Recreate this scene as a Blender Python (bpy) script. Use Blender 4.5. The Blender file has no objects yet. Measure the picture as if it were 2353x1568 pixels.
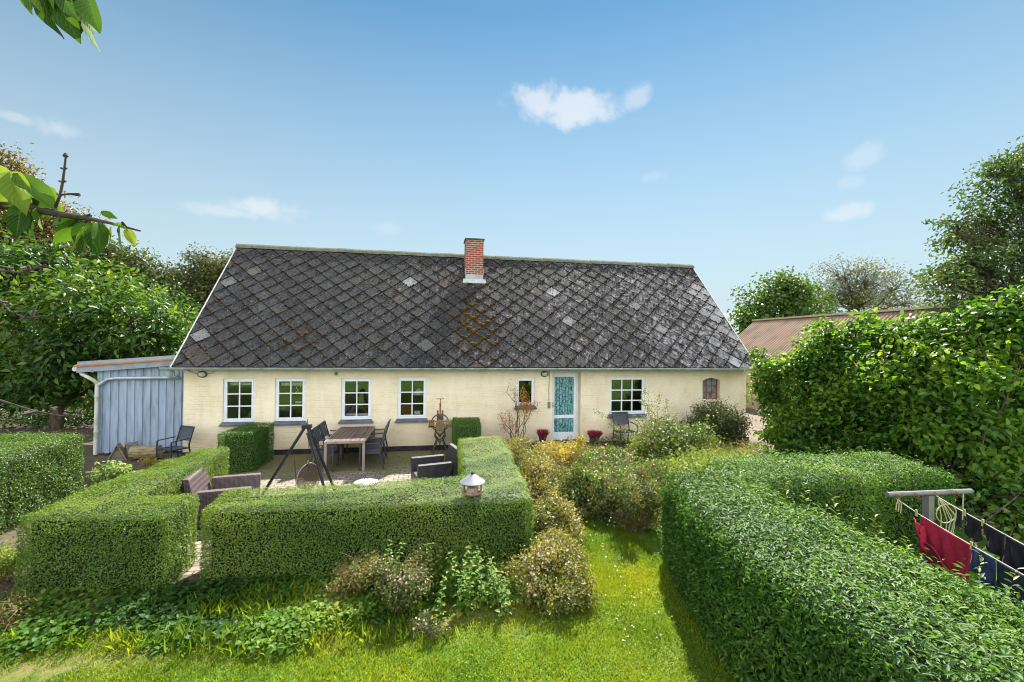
import bpy, bmesh, math, random
import numpy as np
from mathutils import Vector, Matrix
C = bpy.context.scene
COL = C.collection
R = math.radians
rng = np.random.default_rng(7)
random.seed(7)

# ------------------------------------------------------------------ camera
F_PX, CXP, CYP = 1017.2, 1176.5, 784.0          # photo measured on a 2353 x 1568 print
YAW, PITCH, ROLL = .175, .007, .011
CAM = Vector((0, -12.79, 3.04))
fw = Vector((math.sin(YAW)*math.cos(PITCH), math.cos(YAW)*math.cos(PITCH), math.sin(PITCH)))
rt = Vector((math.cos(YAW), -math.sin(YAW), 0)); up0 = rt.cross(fw)
rr = rt*math.cos(ROLL) + up0*math.sin(ROLL); uu = -rt*math.sin(ROLL) + up0*math.cos(ROLL)
cd = bpy.data.cameras.new("camera"); cam = bpy.data.objects.new("camera", cd); COL.objects.link(cam)
cam.matrix_world = Matrix(((rr.x, uu.x, -fw.x, CAM.x), (rr.y, uu.y, -fw.y, CAM.y), (rr.z, uu.z, -fw.z, CAM.z), (0, 0, 0, 1)))
cd.sensor_width = 36; cd.lens = 36*F_PX/2353; cd.clip_end = 2000; cd.clip_start = .05
C.camera = cam
def at(px, py, dep):                              # survey: photo point + distance -> place
    return CAM + (fw + rr*((px-CXP)/F_PX) - uu*((py-CYP)/F_PX))*dep
def ground(px, py, z=0):
    d = fw + rr*((px-CXP)/F_PX) - uu*((py-CYP)/F_PX)
    return CAM + d*((z-CAM.z)/d.z)

# ------------------------------------------------------------------ light
SUN_AZ, SUN_EL = R(29), R(48)                     # azimuth from +y towards +x
REAR_FILL = .70
SKY = .05
w = bpy.data.worlds.new("World"); C.world = w; w.use_nodes = True
nt = w.node_tree; nt.nodes.clear()
def wn(t, **k):
    n = nt.nodes.new(t)
    for a, b in k.items(): setattr(n, a, b)
    return n
def wl(a, b): nt.links.new(a, b)
def wmath(op, a, b=None, clamp=False):
    n = wn('ShaderNodeMath', operation=op); n.use_clamp = clamp
    for i, v in enumerate((a, b)):
        if v is None: continue
        if hasattr(v, 'links'): wl(v, n.inputs[i])
        else: n.inputs[i].default_value = v
    return n.outputs[0]
sky = wn('ShaderNodeTexSky', sky_type='NISHITA', sun_disc=False, sun_elevation=SUN_EL, sun_rotation=SUN_AZ)
sky.air_density = 1.0; sky.dust_density = .0; sky.ozone_density = 2.2; sky.altitude = 0
tc = wn('ShaderNodeTexCoord')
nz = wn('ShaderNodeTexNoise'); nz.inputs['Scale'].default_value = 15; nz.inputs['Detail'].default_value = 7; nz.inputs['Roughness'].default_value = .62
wl(tc.outputs['Generated'], nz.inputs['Vector'])
mask = None
for (px, py, hw, hh, st) in [(1300, 247, 104, 34, .75), (1236, 226, 52, 32, .7), (1468, 222, 34, 22, .45), (596, 474, 62, 30, .6), (525, 488, 80, 15, .4), (1990, 362, 26, 26, .3),
                             (1938, 490, 36, 18, .45), (1955, 420, 24, 14, .2), (133, 296, 30, 25, .4), (42, 272, 24, 12, .35), (890, 526, 40, 16, .2), (1505, 405, 30, 14, .2), (1700, 728, 70, 16, .5)]:
    d = (at(px, py, 1)-CAM); L = d.length; d = d/L
    sv = wn('ShaderNodeVectorMath', operation='SUBTRACT'); wl(tc.outputs['Generated'], sv.inputs[0]); sv.inputs[1].default_value = d
    ex, ey = hw/F_PX/L, hh/F_PX/L
    hx = wn('ShaderNodeVectorMath', operation='DOT_PRODUCT'); wl(sv.outputs[0], hx.inputs[0]); hx.inputs[1].default_value = rr/ex
    hy = wn('ShaderNodeVectorMath', operation='DOT_PRODUCT'); wl(sv.outputs[0], hy.inputs[0]); hy.inputs[1].default_value = uu/ey
    fz = wn('ShaderNodeVectorMath', operation='DOT_PRODUCT'); wl(tc.outputs['Generated'], fz.inputs[0]); fz.inputs[1].default_value = d
    q = wmath('SQRT', wmath('ADD', wmath('MULTIPLY', hx.outputs['Value'], hx.outputs['Value']), wmath('MULTIPLY', hy.outputs['Value'], hy.outputs['Value'])))
    q = wmath('ADD', q, wmath('MULTIPLY', wmath('SUBTRACT', nz.outputs['Fac'], .5), 2.9))
    m = wn('ShaderNodeMapRange', interpolation_type='SMOOTHSTEP'); wl(q, m.inputs['Value'])
    m.inputs['From Min'].default_value = 1.3; m.inputs['From Max'].default_value = .35
    m.inputs['To Min'].default_value = 0; m.inputs['To Max'].default_value = st*.85
    mm = wmath('MULTIPLY', m.outputs[0], wmath('GREATER_THAN', fz.outputs['Value'], .5))
    mask = mm if mask is None else wmath('MAXIMUM', mask, mm)
skc = wn('ShaderNodeHueSaturation'); skc.inputs['Saturation'].default_value = 1.0; skc.inputs['Value'].default_value = 1.0
tint = wn('ShaderNodeVectorMath', operation='MULTIPLY'); wl(sky.outputs[0], tint.inputs[0]); tint.inputs[1].default_value = (.74, 1.06, .98)
wl(tint.outputs[0], skc.inputs['Color'])
sks = wn('ShaderNodeVectorMath', operation='SCALE'); wl(skc.outputs[0], sks.inputs[0]); sks.inputs['Scale'].default_value = SKY
mx = wn('ShaderNodeMix', data_type='RGBA'); wl(mask, mx.inputs['Factor'])
sz = wn('ShaderNodeSeparateXYZ'); wl(tc.outputs['Generated'], sz.inputs[0])
hz = wn('ShaderNodeMapRange'); wl(sz.outputs['Z'], hz.inputs['Value']); hz.inputs['From Min'].default_value = .60; hz.inputs['From Max'].default_value = .06; hz.inputs['To Min'].default_value = .0; hz.inputs['To Max'].default_value = .95
hm = wn('ShaderNodeMix', data_type='RGBA'); wl(hz.outputs[0], hm.inputs['Factor']); wl(sks.outputs[0], hm.inputs[6]); hm.inputs[7].default_value = (.232, .272, .292, 1)   # pale summer haze low in the sky
wl(hm.outputs[2], mx.inputs[6]); mx.inputs[7].default_value = (.345, .35, .355, 1)
# added bright fill in the unseen sky behind the camera, lifts the shaded wall
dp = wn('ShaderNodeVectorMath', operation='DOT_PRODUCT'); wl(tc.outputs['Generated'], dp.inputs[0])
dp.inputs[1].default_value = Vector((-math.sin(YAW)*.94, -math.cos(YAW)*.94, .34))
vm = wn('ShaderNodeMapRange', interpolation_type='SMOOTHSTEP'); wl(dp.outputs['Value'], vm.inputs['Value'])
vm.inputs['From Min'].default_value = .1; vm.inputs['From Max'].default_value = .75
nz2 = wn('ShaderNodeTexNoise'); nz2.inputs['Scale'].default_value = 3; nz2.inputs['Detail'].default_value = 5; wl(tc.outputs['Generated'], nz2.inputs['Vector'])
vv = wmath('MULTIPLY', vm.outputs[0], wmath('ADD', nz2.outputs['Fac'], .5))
vs = wn('ShaderNodeVectorMath', operation='SCALE'); vs.inputs[0].default_value = (1.0*REAR_FILL, .97*REAR_FILL, .92*REAR_FILL); wl(vv, vs.inputs['Scale'])
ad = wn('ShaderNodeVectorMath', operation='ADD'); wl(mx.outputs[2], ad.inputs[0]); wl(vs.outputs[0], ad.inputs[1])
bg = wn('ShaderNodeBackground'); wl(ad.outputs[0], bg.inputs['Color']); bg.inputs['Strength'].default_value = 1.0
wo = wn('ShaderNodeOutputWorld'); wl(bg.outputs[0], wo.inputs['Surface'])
sd = bpy.data.lights.new("sun", 'SUN'); sd.energy = 5; sd.angle = R(.53); sd.color = (1, .95, .86)
sun = bpy.data.objects.new("sun", sd); COL.objects.link(sun)
sdir = Vector((math.sin(SUN_AZ)*math.cos(SUN_EL), math.cos(SUN_AZ)*math.cos(SUN_EL), math.sin(SUN_EL)))
sun.rotation_euler = sdir.to_track_quat('Z', 'Y').to_euler()
C.view_settings.view_transform = 'Standard'; C.view_settings.look = 'None'
C.view_settings.exposure = 1.5; C.view_settings.gamma = 1
C.cycles.max_bounces = 7; C.cycles.diffuse_bounces = 2; C.cycles.glossy_bounces = 3; C.cycles.transmission_bounces = 4; C.cycles.transparent_max_bounces = 6
C.cycles.sample_clamp_indirect = 6; C.cycles.filter_width = 1.05

# ------------------------------------------------------------------ helpers
def tag(o, label=None, cat=None, group=None, kind=None):
    if label: o['label'] = label
    if cat: o['category'] = cat
    if group: o['group'] = group
    if kind: o['kind'] = kind
    return o
def thing(name, label, cat, loc=(0, 0, 0), rz=0, group=None):
    o = bpy.data.objects.new(name, None); COL.objects.link(o); o.location = loc; o.rotation_euler = (0, 0, rz); o.empty_display_size = .1
    return tag(o, label, cat, group)
def link(name, me, mat, parent=None):
    o = bpy.data.objects.new(name, me); COL.objects.link(o)
    if mat is not None:
        for m in (mat if isinstance(mat, (list, tuple)) else [mat]): me.materials.append(m)
    if parent is not None: o.parent = parent
    return o
def fast(name, V, faces, mat, parent=None, var=None, smooth=False):
    """V (n,3); faces: list of (m,k) int arrays; var: per-vertex float"""
    me = bpy.data.meshes.new(name)
    V = np.ascontiguousarray(V, dtype=np.float32)
    me.vertices.add(len(V)); me.vertices.foreach_set('co', V.ravel())
    tot = np.concatenate([np.full(len(f), f.shape[1], np.int32) for f in faces])
    idx = np.concatenate([f.astype(np.int32).ravel() for f in faces])
    me.loops.add(len(idx)); me.loops.foreach_set('vertex_index', idx)
    me.polygons.add(len(tot)); st = np.zeros(len(tot), np.int32); st[1:] = np.cumsum(tot)[:-1]
    me.polygons.foreach_set('loop_start', st)
    if smooth: me.polygons.foreach_set('use_smooth', np.ones(len(tot), bool))
    me.update(calc_edges=True)
    if var is not None:
        a = me.attributes.new('var', 'FLOAT', 'POINT'); a.data.foreach_set('value', np.asarray(var, np.float32))
    return link(name, me, mat, parent)

class MB:
    def __init__(s): s.v = []; s.f = []; s.a = []
    def add(s, vs, fs, a=0.):
        n = len(s.v); s.v += [tuple(v) for v in vs]; s.f += [tuple(i+n for i in f) for f in fs]; s.a += [a]*len(vs); return s
    def box(s, x0, x1, y0, y1, z0, z1, M=None, a=0.):
        vs = [Vector((x, y, z)) for z in (z0, z1) for y in (y0, y1) for x in (x0, x1)]
        if M is not None: vs = [M @ v for v in vs]
        return s.add(vs, [(0, 2, 3, 1), (4, 5, 7, 6), (0, 1, 5, 4), (2, 6, 7, 3), (0, 4, 6, 2), (1, 3, 7, 5)], a)
    def bar(s, p, q, wx, wy, upv=(0, 0, 1), a=0.):
        p = Vector(p); q = Vector(q); d = (q-p).normalized(); u = Vector(upv)
        x = d.cross(u)
        if x.length < 1e-3: x = d.cross(Vector((1, 0, 0)))
        x.normalize(); y = x.cross(d)
        vs = [e + x*i*wx/2 + y*j*wy/2 for e in (p, q) for j in (-1, 1) for i in (-1, 1)]
        return s.add(vs, [(0, 1, 3, 2), (4, 6, 7, 5), (0, 4, 5, 1), (2, 3, 7, 6), (0, 2, 6, 4), (1, 5, 7, 3)], a)
    def tube(s, pts, rad, seg=8, a=0., cap=True):
        pts = [Vector(p) for p in pts]
        if not hasattr(rad, '__len__'): rad = [rad]*len(pts)
        n0 = len(s.v); prev = None
        for i, p in enumerate(pts):
            d = (pts[min(i+1, len(pts)-1)]-pts[max(i-1, 0)]).normalized()
            if prev is None: x = d.orthogonal().normalized()
            else:
                x = prev - d*prev.dot(d)
                x = x.normalized() if x.length > 1e-5 else d.orthogonal().normalized()
            prev = x; y = d.cross(x)
            for k in range(seg):
                t = 2*math.pi*k/seg; s.v.append(tuple(p + (x*math.cos(t)+y*math.sin(t))*rad[i])); s.a.append(a)
        for i in range(len(pts)-1):
            for k in range(seg):
                A = n0+i*seg+k; B = n0+i*seg+(k+1) % seg
                s.f.append((A, B, B+seg, A+seg))
        if cap:
            s.f.append(tuple(n0+k for k in range(seg))[::-1]); e = n0+(len(pts)-1)*seg; s.f.append(tuple(e+k for k in range(seg)))
        return s
    def lathe(s, prof, c=(0, 0, 0), seg=24, a=0., M=None):
        c = Vector(c); n0 = len(s.v)
        for r, z in prof:
            for k in range(seg):
                t = 2*math.pi*k/seg; v = Vector((r*math.cos(t), r*math.sin(t), z))
                s.v.append(tuple((M @ v if M is not None else v)+c)); s.a.append(a)
        for i in range(len(prof)-1):
            for k in range(seg):
                A = n0+i*seg+k; B = n0+i*seg+(k+1) % seg
                s.f.append((A, B, B+seg, A+seg))
        s.f.append(tuple(n0+k for k in range(seg))[::-1]); e = n0+(len(prof)-1)*seg; s.f.append(tuple(e+k for k in range(seg)))
        return s
    def build(s, name, mat, parent=None, smooth=False, bevel=0):
        me = bpy.data.meshes.new(name); me.from_pydata(s.v, [], s.f); me.update()
        at_ = me.attributes.new('var', 'FLOAT', 'POINT'); at_.data.foreach_set('value', s.a)
        if smooth:
            me.polygons.foreach_set('use_smooth', [True]*len(me.polygons))
            if hasattr(me, 'set_sharp_from_angle'): me.set_sharp_from_angle(angle=R(40))
        o = link(name, me, mat, parent)
        if bevel:
            b = o.modifiers.new('b', 'BEVEL'); b.width = bevel; b.segments = 2; b.limit_method = 'ANGLE'
        return o

# ------------------------------------------------------------------ materials
def newmat(name):
    m = bpy.data.materials.new(name); m.use_nodes = True; t = m.node_tree; t.nodes.clear()
    o = t.nodes.new('ShaderNodeOutputMaterial'); return m, t, o
def N(t, ty, **k):
    n = t.nodes.new(ty)
    for a, b in k.items():
        if a in n.inputs.keys() if isinstance(a, str) else False: n.inputs[a].default_value = b
        else: setattr(n, a, b)
    return n
def setv(n, **k):
    for a, b in k.items(): n.inputs[a.replace('_', ' ')].default_value = b
    return n
def ramp(t, fac, stops):
    r = t.nodes.new('ShaderNodeValToRGB'); e = r.color_ramp.elements
    while len(e) > 1: e.remove(e[-1])
    e[0].position = stops[0][0]; e[0].color = (*stops[0][1], 1)
    for p, c in stops[1:]:
        x = e.new(p); x.color = (*c, 1)
    t.links.new(fac, r.inputs[0]); return r
def noise(t, scale, detail=4, rough=.55, vec=None, coord='Object', sc=None):
    n = t.nodes.new('ShaderNodeTexNoise'); n.inputs['Scale'].default_value = scale; n.inputs['Detail'].default_value = detail; n.inputs['Roughness'].default_value = rough
    if vec is None:
        c = t.nodes.new('ShaderNodeTexCoord'); vec = c.outputs[coord]
    if sc:
        mp = t.nodes.new('ShaderNodeMapping'); mp.inputs['Scale'].default_value = sc; t.links.new(vec, mp.inputs['Vector']); vec = mp.outputs[0]
    t.links.new(vec, n.inputs['Vector']); return n
def mixc(t, fac, a, b, blend='MIX'):
    n = t.nodes.new('ShaderNodeMix'); n.data_type = 'RGBA'; n.blend_type = blend
    for i, v in ((0, fac), (6, a), (7, b)):
        if hasattr(v, 'links'): t.links.new(v, n.inputs[i])
        else: n.inputs[i].default_value = v if not isinstance(v, tuple) or len(v) == 4 else (*v, 1)
    return n.outputs[2]
def bump(t, h, strength=.3, dist=.01):
    b = t.nodes.new('ShaderNodeBump'); b.inputs['Strength'].default_value = strength; b.inputs['Distance'].default_value = dist; t.links.new(h, b.inputs['Height']); return b.outputs[0]
def maprange(t, v, a, b, c=0., d=1.):
    n = t.nodes.new('ShaderNodeMapRange'); t.links.new(v, n.inputs[0])
    for i, x in zip((1, 2, 3, 4), (a, b, c, d)): n.inputs[i].default_value = x
    return n.outputs[0]
def mat(name, col, rough=.6, metal=0., var=.12, scale=6., spec=.4, bumpst=.15, bumpsc=40., sc=None, col2=None):
    m, t, o = newmat(name)
    n = noise(t, scale, 5, sc=sc)
    c2 = col2 or tuple(max(0, c*(1-2.2*var)) for c in col); c1 = tuple(min(1, c*(1+var)) for c in col)
    r = ramp(t, n.outputs['Fac'], [(.3, c2), (.5, col), (.75, c1)])
    p = t.nodes.new('ShaderNodeBsdfPrincipled'); t.links.new(r.outputs[0], p.inputs['Base Color'])
    p.inputs['Roughness'].default_value = rough; p.inputs['Metallic'].default_value = metal; p.inputs['Specular IOR Level'].default_value = spec
    if bumpst:
        n2 = noise(t, bumpsc, 4, sc=sc); t.links.new(bump(t, n2.outputs['Fac'], bumpst, .006), p.inputs['Normal'])
    t.links.new(p.outputs[0], o.inputs[0]); return m
def leafmat(name, cols, trans=.35, tcol=None, rough=.42, spec=.5, tgain=1.5):
    """cols: ramp of leaf colours over the per-leaf value"""
    m, t, o = newmat(name)
    a = t.nodes.new('ShaderNodeAttribute'); a.attribute_name = 'var'
    k = len(cols)
    r = ramp(t, a.outputs['Fac'], [(i/max(1, k-1), c) for i, c in enumerate(cols)])
    p = t.nodes.new('ShaderNodeBsdfPrincipled'); t.links.new(r.outputs[0], p.inputs['Base Color'])
    p.inputs['Roughness'].default_value = rough; p.inputs['Specular IOR Level'].default_value = spec
    tr = t.nodes.new('ShaderNodeBsdfTranslucent')
    g = t.nodes.new('ShaderNodeMix'); g.data_type = 'RGBA'; g.blend_type = 'MULTIPLY'; g.inputs[0].default_value = 1
    t.links.new(r.outputs[0], g.inputs[6]); g.inputs[7].default_value = (*[x*tgain for x in (tcol or (1.25, 1.15, .45))], 1); g.clamp_result = False
    t.links.new(g.outputs[2], tr.inputs['Color'])
    mixs = t.nodes.new('ShaderNodeMixShader'); mixs.inputs[0].default_value = trans
    t.links.new(p.outputs[0], mixs.inputs[1]); t.links.new(tr.outputs[0], mixs.inputs[2]); t.links.new(mixs.outputs[0], o.inputs[0]); return m

# ------------------------------------------------------------------ leaves
def unit(a): return a/np.maximum(1e-9, np.linalg.norm(a, axis=1, keepdims=True))
def rand_dir(n, g=None):
    return unit((g or rng).normal(size=(n, 3)))
def lownoise(P, f=1.3, seed=0):
    q = np.random.default_rng(seed+11); s = np.zeros(len(P))
    for k in range(5):
        d = q.normal(size=3)*f*(1+.6*k); s += np.sin(P@d+q.uniform(0, 6.28))/(1+.5*k)
    return s/2.2
def leaves(name, P, Nn, A, L, W, mt, parent, big=False, fold=.22, droop=.15, var=None, seed=0, vgrad=.35, vf=1.3):
    """P leaf base, Nn leaf normal, A leaf axis; L, W arrays or floats"""
    n = len(P); L = np.broadcast_to(L, (n,))[:, None]; W = np.broadcast_to(W, (n,))[:, None]
    A = unit(A); X = unit(np.cross(A, Nn)); Z = np.cross(X, A)
    if var is None:
        var = np.clip(rng.uniform(0, 1, n)*(1-vgrad) + vgrad*(.5+.5*lownoise(P, vf, seed)), 0, 1)
    if not big:
        tpl = [(0, 0, 0), (.5, .45, fold), (0, 1, -droop), (-.5, .45, fold)]
        fc = [np.array([[0, 1, 2], [0, 2, 3]])]
    else:
        tpl = [(0, 0, 0), (.46, .3, fold*.8), (0, .3, 0), (-.46, .3, fold*.8), (.4, .66, fold*.55-droop*.35), (0, .66, -droop*.35), (-.4, .66, fold*.55-droop*.35), (0, 1, -droop)]
        fc = [np.array([[0, 1, 2], [0, 2, 3], [4, 7, 5], [5, 7, 6]]), np.array([[1, 4, 5, 2], [2, 5, 6, 3]])]
    k = len(tpl); V = np.empty((n, k, 3))
    for i, (x, y, z) in enumerate(tpl):
        V[:, i] = P + X*W*x + A*L*y + Z*(W*z if z > 0 else L*z)
    off = (np.arange(n)*k)[:, None, None]
    faces = [(f[None]+off).reshape(-1, f.shape[1]) for f in fc]
    return fast(name, V.reshape(-1, 3), faces, mt, parent, np.repeat(var, k), smooth=big)
def leaf_frames(n, O, upw=.5, outw=.6, rnd=.55, hang=.2):
    """normals leaning up/outwards, axes perpendicular, hanging a little"""
    Nn = unit(np.array([0, 0, 1.])*upw + O*outw + rng.normal(size=(n, 3))*rnd)
    A = rng.normal(size=(n, 3)) + O*.7 + np.array([0, 0, -1.])*hang
    A = A - Nn*np.sum(A*Nn, 1, keepdims=True); return Nn, unit(A)

# clipped hedges -------------------------------------------------------------
def poly_d(P, poly):
    d = np.full(len(P), 1e9); nrm = np.zeros((len(P), 2)); inside = np.zeros(len(P), bool)
    n = len(poly)
    for i in range(n):
        a = np.array(poly[i]); b = np.array(poly[(i+1) % n]); e = b-a; L = np.linalg.norm(e)
        t = np.clip(((P-a)@e)/L**2, 0, 1); q = a+t[:, None]*e; dd = np.linalg.norm(P-q, axis=1)
        m = dd < d; d[m] = dd[m]; nrm[m] = np.array([e[1], -e[0]])/L     # outward for ccw
        c = ((a[1] > P[:, 1]) != (b[1] > P[:, 1])) & (P[:, 0] < (b[0]-a[0])*(P[:, 1]-a[1])/(b[1]-a[1]+1e-12)+a[0]); inside ^= c
    return d, nrm, inside
def offset_poly(poly, d):
    n = len(poly); out = []
    for i in range(n):
        p0, p1, p2 = (Vector(poly[(i+j) % n]) for j in (-1, 0, 1))
        e1 = (p1-p0).normalized(); e2 = (p2-p1).normalized()
        n1 = Vector((-e1.y, e1.x)); n2 = Vector((-e2.y, e2.x)); b = (n1+n2).normalized(); k = d/max(.35, b.dot(n1)); out.append(p1+b*k)
    return out
def hedge(name, label, poly, H, mt, core, dens, Ls, wr, r=.09, shell=.05, lump=.02, rnd=.5, group=None, seed=1, big=False, top_rnd=0., cat='hedge', zlow=.03, vgrad=.35, upw=.35, extra=0):
    area = 0.5*sum(poly[i][0]*poly[(i+1) % len(poly)][1]-poly[(i+1) % len(poly)][0]*poly[i][1] for i in range(len(poly)))
    assert area > 0, name
    cx = sum(p[0] for p in poly)/len(poly); cy = sum(p[1] for p in poly)/len(poly)
    root = thing(name, label, cat, (cx, cy, 0), 0, group)
    P = []; O = []
    pa = np.array(poly); lo = pa.min(0); hi = pa.max(0)
    nt_ = int(dens*np.prod(hi-lo)); q = rng.uniform(lo, hi, (nt_, 2)); d, nr, ins = poly_d(q, poly); q = q[ins]; d = d[ins]; nr = nr[ins]
    t = np.clip((r-d)/r, 0, 1); z = H - r*(1-np.sqrt(1-t**2*.98)); o = np.concatenate([nr*t[:, None], np.sqrt(1-t**2*.98)[:, None]], 1)
    P.append(np.concatenate([q, z[:, None]], 1)); O.append(o)
    for i in range(len(poly)):
        a = np.array(poly[i]); b = np.array(poly[(i+1) % len(poly)]); e = b-a; L = np.linalg.norm(e); m = int(1.35*dens*L*(H-r*.3))
        s = rng.uniform(0, 1, m); zz = rng.uniform(zlow, H-r*.3, m)
        p = np.concatenate([a+s[:, None]*e, zz[:, None]], 1); nn = np.array([e[1]/L, -e[0]/L, .12])
        pull = np.clip((zz-(H-r))/r, 0, 1)**2*r*.5; rd = np.clip((np.minimum(s, 1-s)*L)/r, 0, 1); pull = pull+(1-rd)**2*r*.35
        p[:, :2] -= nn[:2]*pull[:, None]; P.append(p); O.append(np.tile(nn, (m, 1)))
    P = np.concatenate(P); O = unit(np.concatenate(O)); n = len(P)
    P = P + O*(lump*lownoise(P, 2.5, seed)+lump*.6*lownoise(P, 7, seed+3)-rng.uniform(0, 1, n)**1.6*shell+shell*.15)[:, None] + rng.normal(size=(n, 3))*.006
    if top_rnd: P[:, 2] += np.where(O[:, 2] > .7, rng.exponential(top_rnd, n)*(rng.uniform(size=n) < .4), 0)
    P -= np.array([cx, cy, 0])
    Nn, A = leaf_frames(n, O, upw*np.clip(O[:, 2:3], .3, 1)*1.6, .7, rnd*(1-.45*np.clip(O[:, 2:3], 0, 1)), .0)
    leaves('foliage', P, Nn, A, rng.uniform(Ls[0], Ls[1], n), rng.uniform(.8, 1.2, n)*wr*(Ls[0]+Ls[1])/2, mt, root, big=big, seed=seed, vgrad=vgrad)
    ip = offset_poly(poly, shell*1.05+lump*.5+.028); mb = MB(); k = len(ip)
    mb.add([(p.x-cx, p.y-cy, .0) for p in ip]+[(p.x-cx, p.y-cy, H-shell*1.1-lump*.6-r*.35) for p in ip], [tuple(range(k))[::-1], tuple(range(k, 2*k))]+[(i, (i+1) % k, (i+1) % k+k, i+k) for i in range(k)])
    mb.build('dark_core', core, root)  # solid dark block, its colour stands in for shade between the leaves
    return root

# bushes and trees -----------------------------------------------------------
def clump_points(cs, n, sub=14, sig=.3, shellb=.55):
    """cs: (cx,cy,cz,rx,ry,rz,weight); sub clusters inside each ellipsoid, leaves around those"""
    P = []; O = []; sc = []
    wsum = sum(c[6]*(c[3]*c[4]*c[5])**(2/3) for c in cs)
    for c in cs:
        m = int(n*c[6]*(c[3]*c[4]*c[5])**(2/3)/wsum); k = max(3, int(sub))
        d = rand_dir(k); rad = rng.uniform(shellb**3, 1, k)**(1/3)*.92; ctr = np.array(c[:3])+d*rad[:, None]*np.array(c[3:6])
        sc += [tuple(x) for x in ctr]
        w_ = rng.integers(0, k, m); off = rng.normal(size=(m, 3))*sig*np.array(c[3:6])
        p = ctr[w_]+off; P.append(p); O.append(unit((p-np.array(c[:3]))/np.array(c[3:6])**1.0))
    return np.concatenate(P), np.concatenate(O), sc
def limb(mb, p, q, r0, r1, wob=.06, seg=6, n=5):
    p = Vector(p); q = Vector(q); L = (q-p).length; pts = []
    for i in range(n+1):
        t = i/n; v = p.lerp(q, t)
        if 0 < i < n: v = v+Vector(rng.normal(size=3))*L*wob
        v = v+Vector((0, 0, 1))*L*.10*math.sin(math.pi*t)
        pts.append(v)
    mb.tube(pts, [r0+(r1-r0)*i/n for i in range(n+1)], seg)
    return pts
def tree(name, label, base, fork, cs, n, Ls, wr, mt, bark, r0=.2, sub=14, sig=.3, big=False, cat='tree', group=None, stems=1, hang=.3, upw=.6, rnd=.6, twigs=.5, seed=1, shellb=.5, zmin=None, vgrad=.4, vf=.9):
    base = Vector(base); root = thing(name, label, cat, base, 0, group)
    P, O, sc = clump_points(cs, n, sub, sig, shellb)
    if zmin is not None:
        k = P[:, 2] > zmin; P = P[k]; O = O[k]
    n = len(P); Nn, A = leaf_frames(n, O, upw, .4, rnd, hang)
    leaves('crown', P-np.array(base), Nn, A, rng.uniform(Ls[0], Ls[1], n), wr*rng.uniform(.85, 1.15, n)*(Ls[0]+Ls[1])/2, mt, root, big=big, seed=seed, vgrad=vgrad, vf=vf)
    mb = MB(); fk = Vector(fork)-base
    if stems == 1: limb(mb, (0, 0, 0), fk, r0, r0*.75, .02, 9, 4)
    for c in cs:
        s = Vector((rng.normal()*.05, rng.normal()*.05, 0)) if stems > 1 else fk*rng.uniform(.75, 1.)
        pts = limb(mb, s, Vector(c[:3])-base, r0*(.5 if stems == 1 else .3), r0*.16, .05, 6, 5)
        for t_ in sc:
            t_ = Vector(t_)-base
            if (t_-(Vector(c[:3])-base)).length < max(c[3:6])*1.05 and rng.uniform() < twigs:
                limb(mb, pts[rng.integers(3, 6)], t_, r0*.13, r0*.035, .06, 4, 3)
    mb.build('trunk', bark, root, smooth=True)
    return root
def bush(name, label, c, r, h, n, Ls, wr, mt, wood, nc=9, sub=9, sig=.3, big=False, cat='shrub', group=None, flowers=None, z0=.0, twig=.006, seed=1, upw=.5, rnd=.7, hang=.1, deadtw=0, deadmat=None, vgrad=.4, dome=.75, stemn=26):
    cx, cy = c; root = thing(name, label, cat, (cx, cy, 0), 0, group)
    cs = []
    for i in range(nc):
        t = rng.uniform(0, 6.283); q = math.sqrt(rng.uniform(0, 1))*.72; zz = h*(rng.uniform(.25, .82))*(1-(q**2)*.35)
        s = rng.uniform(.3, .46)
        cs.append((r[0]*q*math.cos(t), r[1]*q*math.sin(t), z0+zz, r[0]*s, r[1]*s, h*s*.62, 1))
    P, O, sc = clump_points(cs, n, sub, sig, .4); k = P[:, 2] > .02; P = P[k]; O = O[k]; n = len(P)
    Nn, A = leaf_frames(n, O, upw, .5, rnd, hang)
    leaves('foliage', P, Nn, A, rng.uniform(Ls[0], Ls[1], n), wr*rng.uniform(.8, 1.2, n)*(Ls[0]+Ls[1])/2, mt, root, big=big, seed=seed, vgrad=vgrad, vf=3)
    mb = MB()
    for i in range(min(stemn, len(sc))):
        q = sc[rng.integers(0, len(sc))]; limb(mb, (rng.normal()*r[0]*.15, rng.normal()*r[1]*.15, 0), q, twig, twig*.45, .04, 4, 4)
    mb.build('stems', wood, root)
    if deadtw:
        mb = MB()
        for i in range(deadtw):
            q = Vector(sc[rng.integers(0, len(sc))])*1.05; d = Vector(rng.normal(size=3)); d.z = abs(d.z)*.4-.2
            limb(mb, q, q+d.normalized()*rng.uniform(.12, .3), .003, .0015, .08, 3, 3)
        mb.build('dead_twigs', deadmat, root)
    if flowers:
        fm, fn, fs = flowers
        i = np.argsort(-(O[:, 2]*.8-O[:, 1]*.6+rng.uniform(0, .9, n)))[:fn*6]; i = rng.choice(i, fn, replace=False)
        flower_mesh('flowers', P[i]+O[i]*.02, unit(O[i]+np.array([0, -.5, .4])+rng.normal(size=(fn, 3))*.3), fs, fm, root)
    return root
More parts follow.
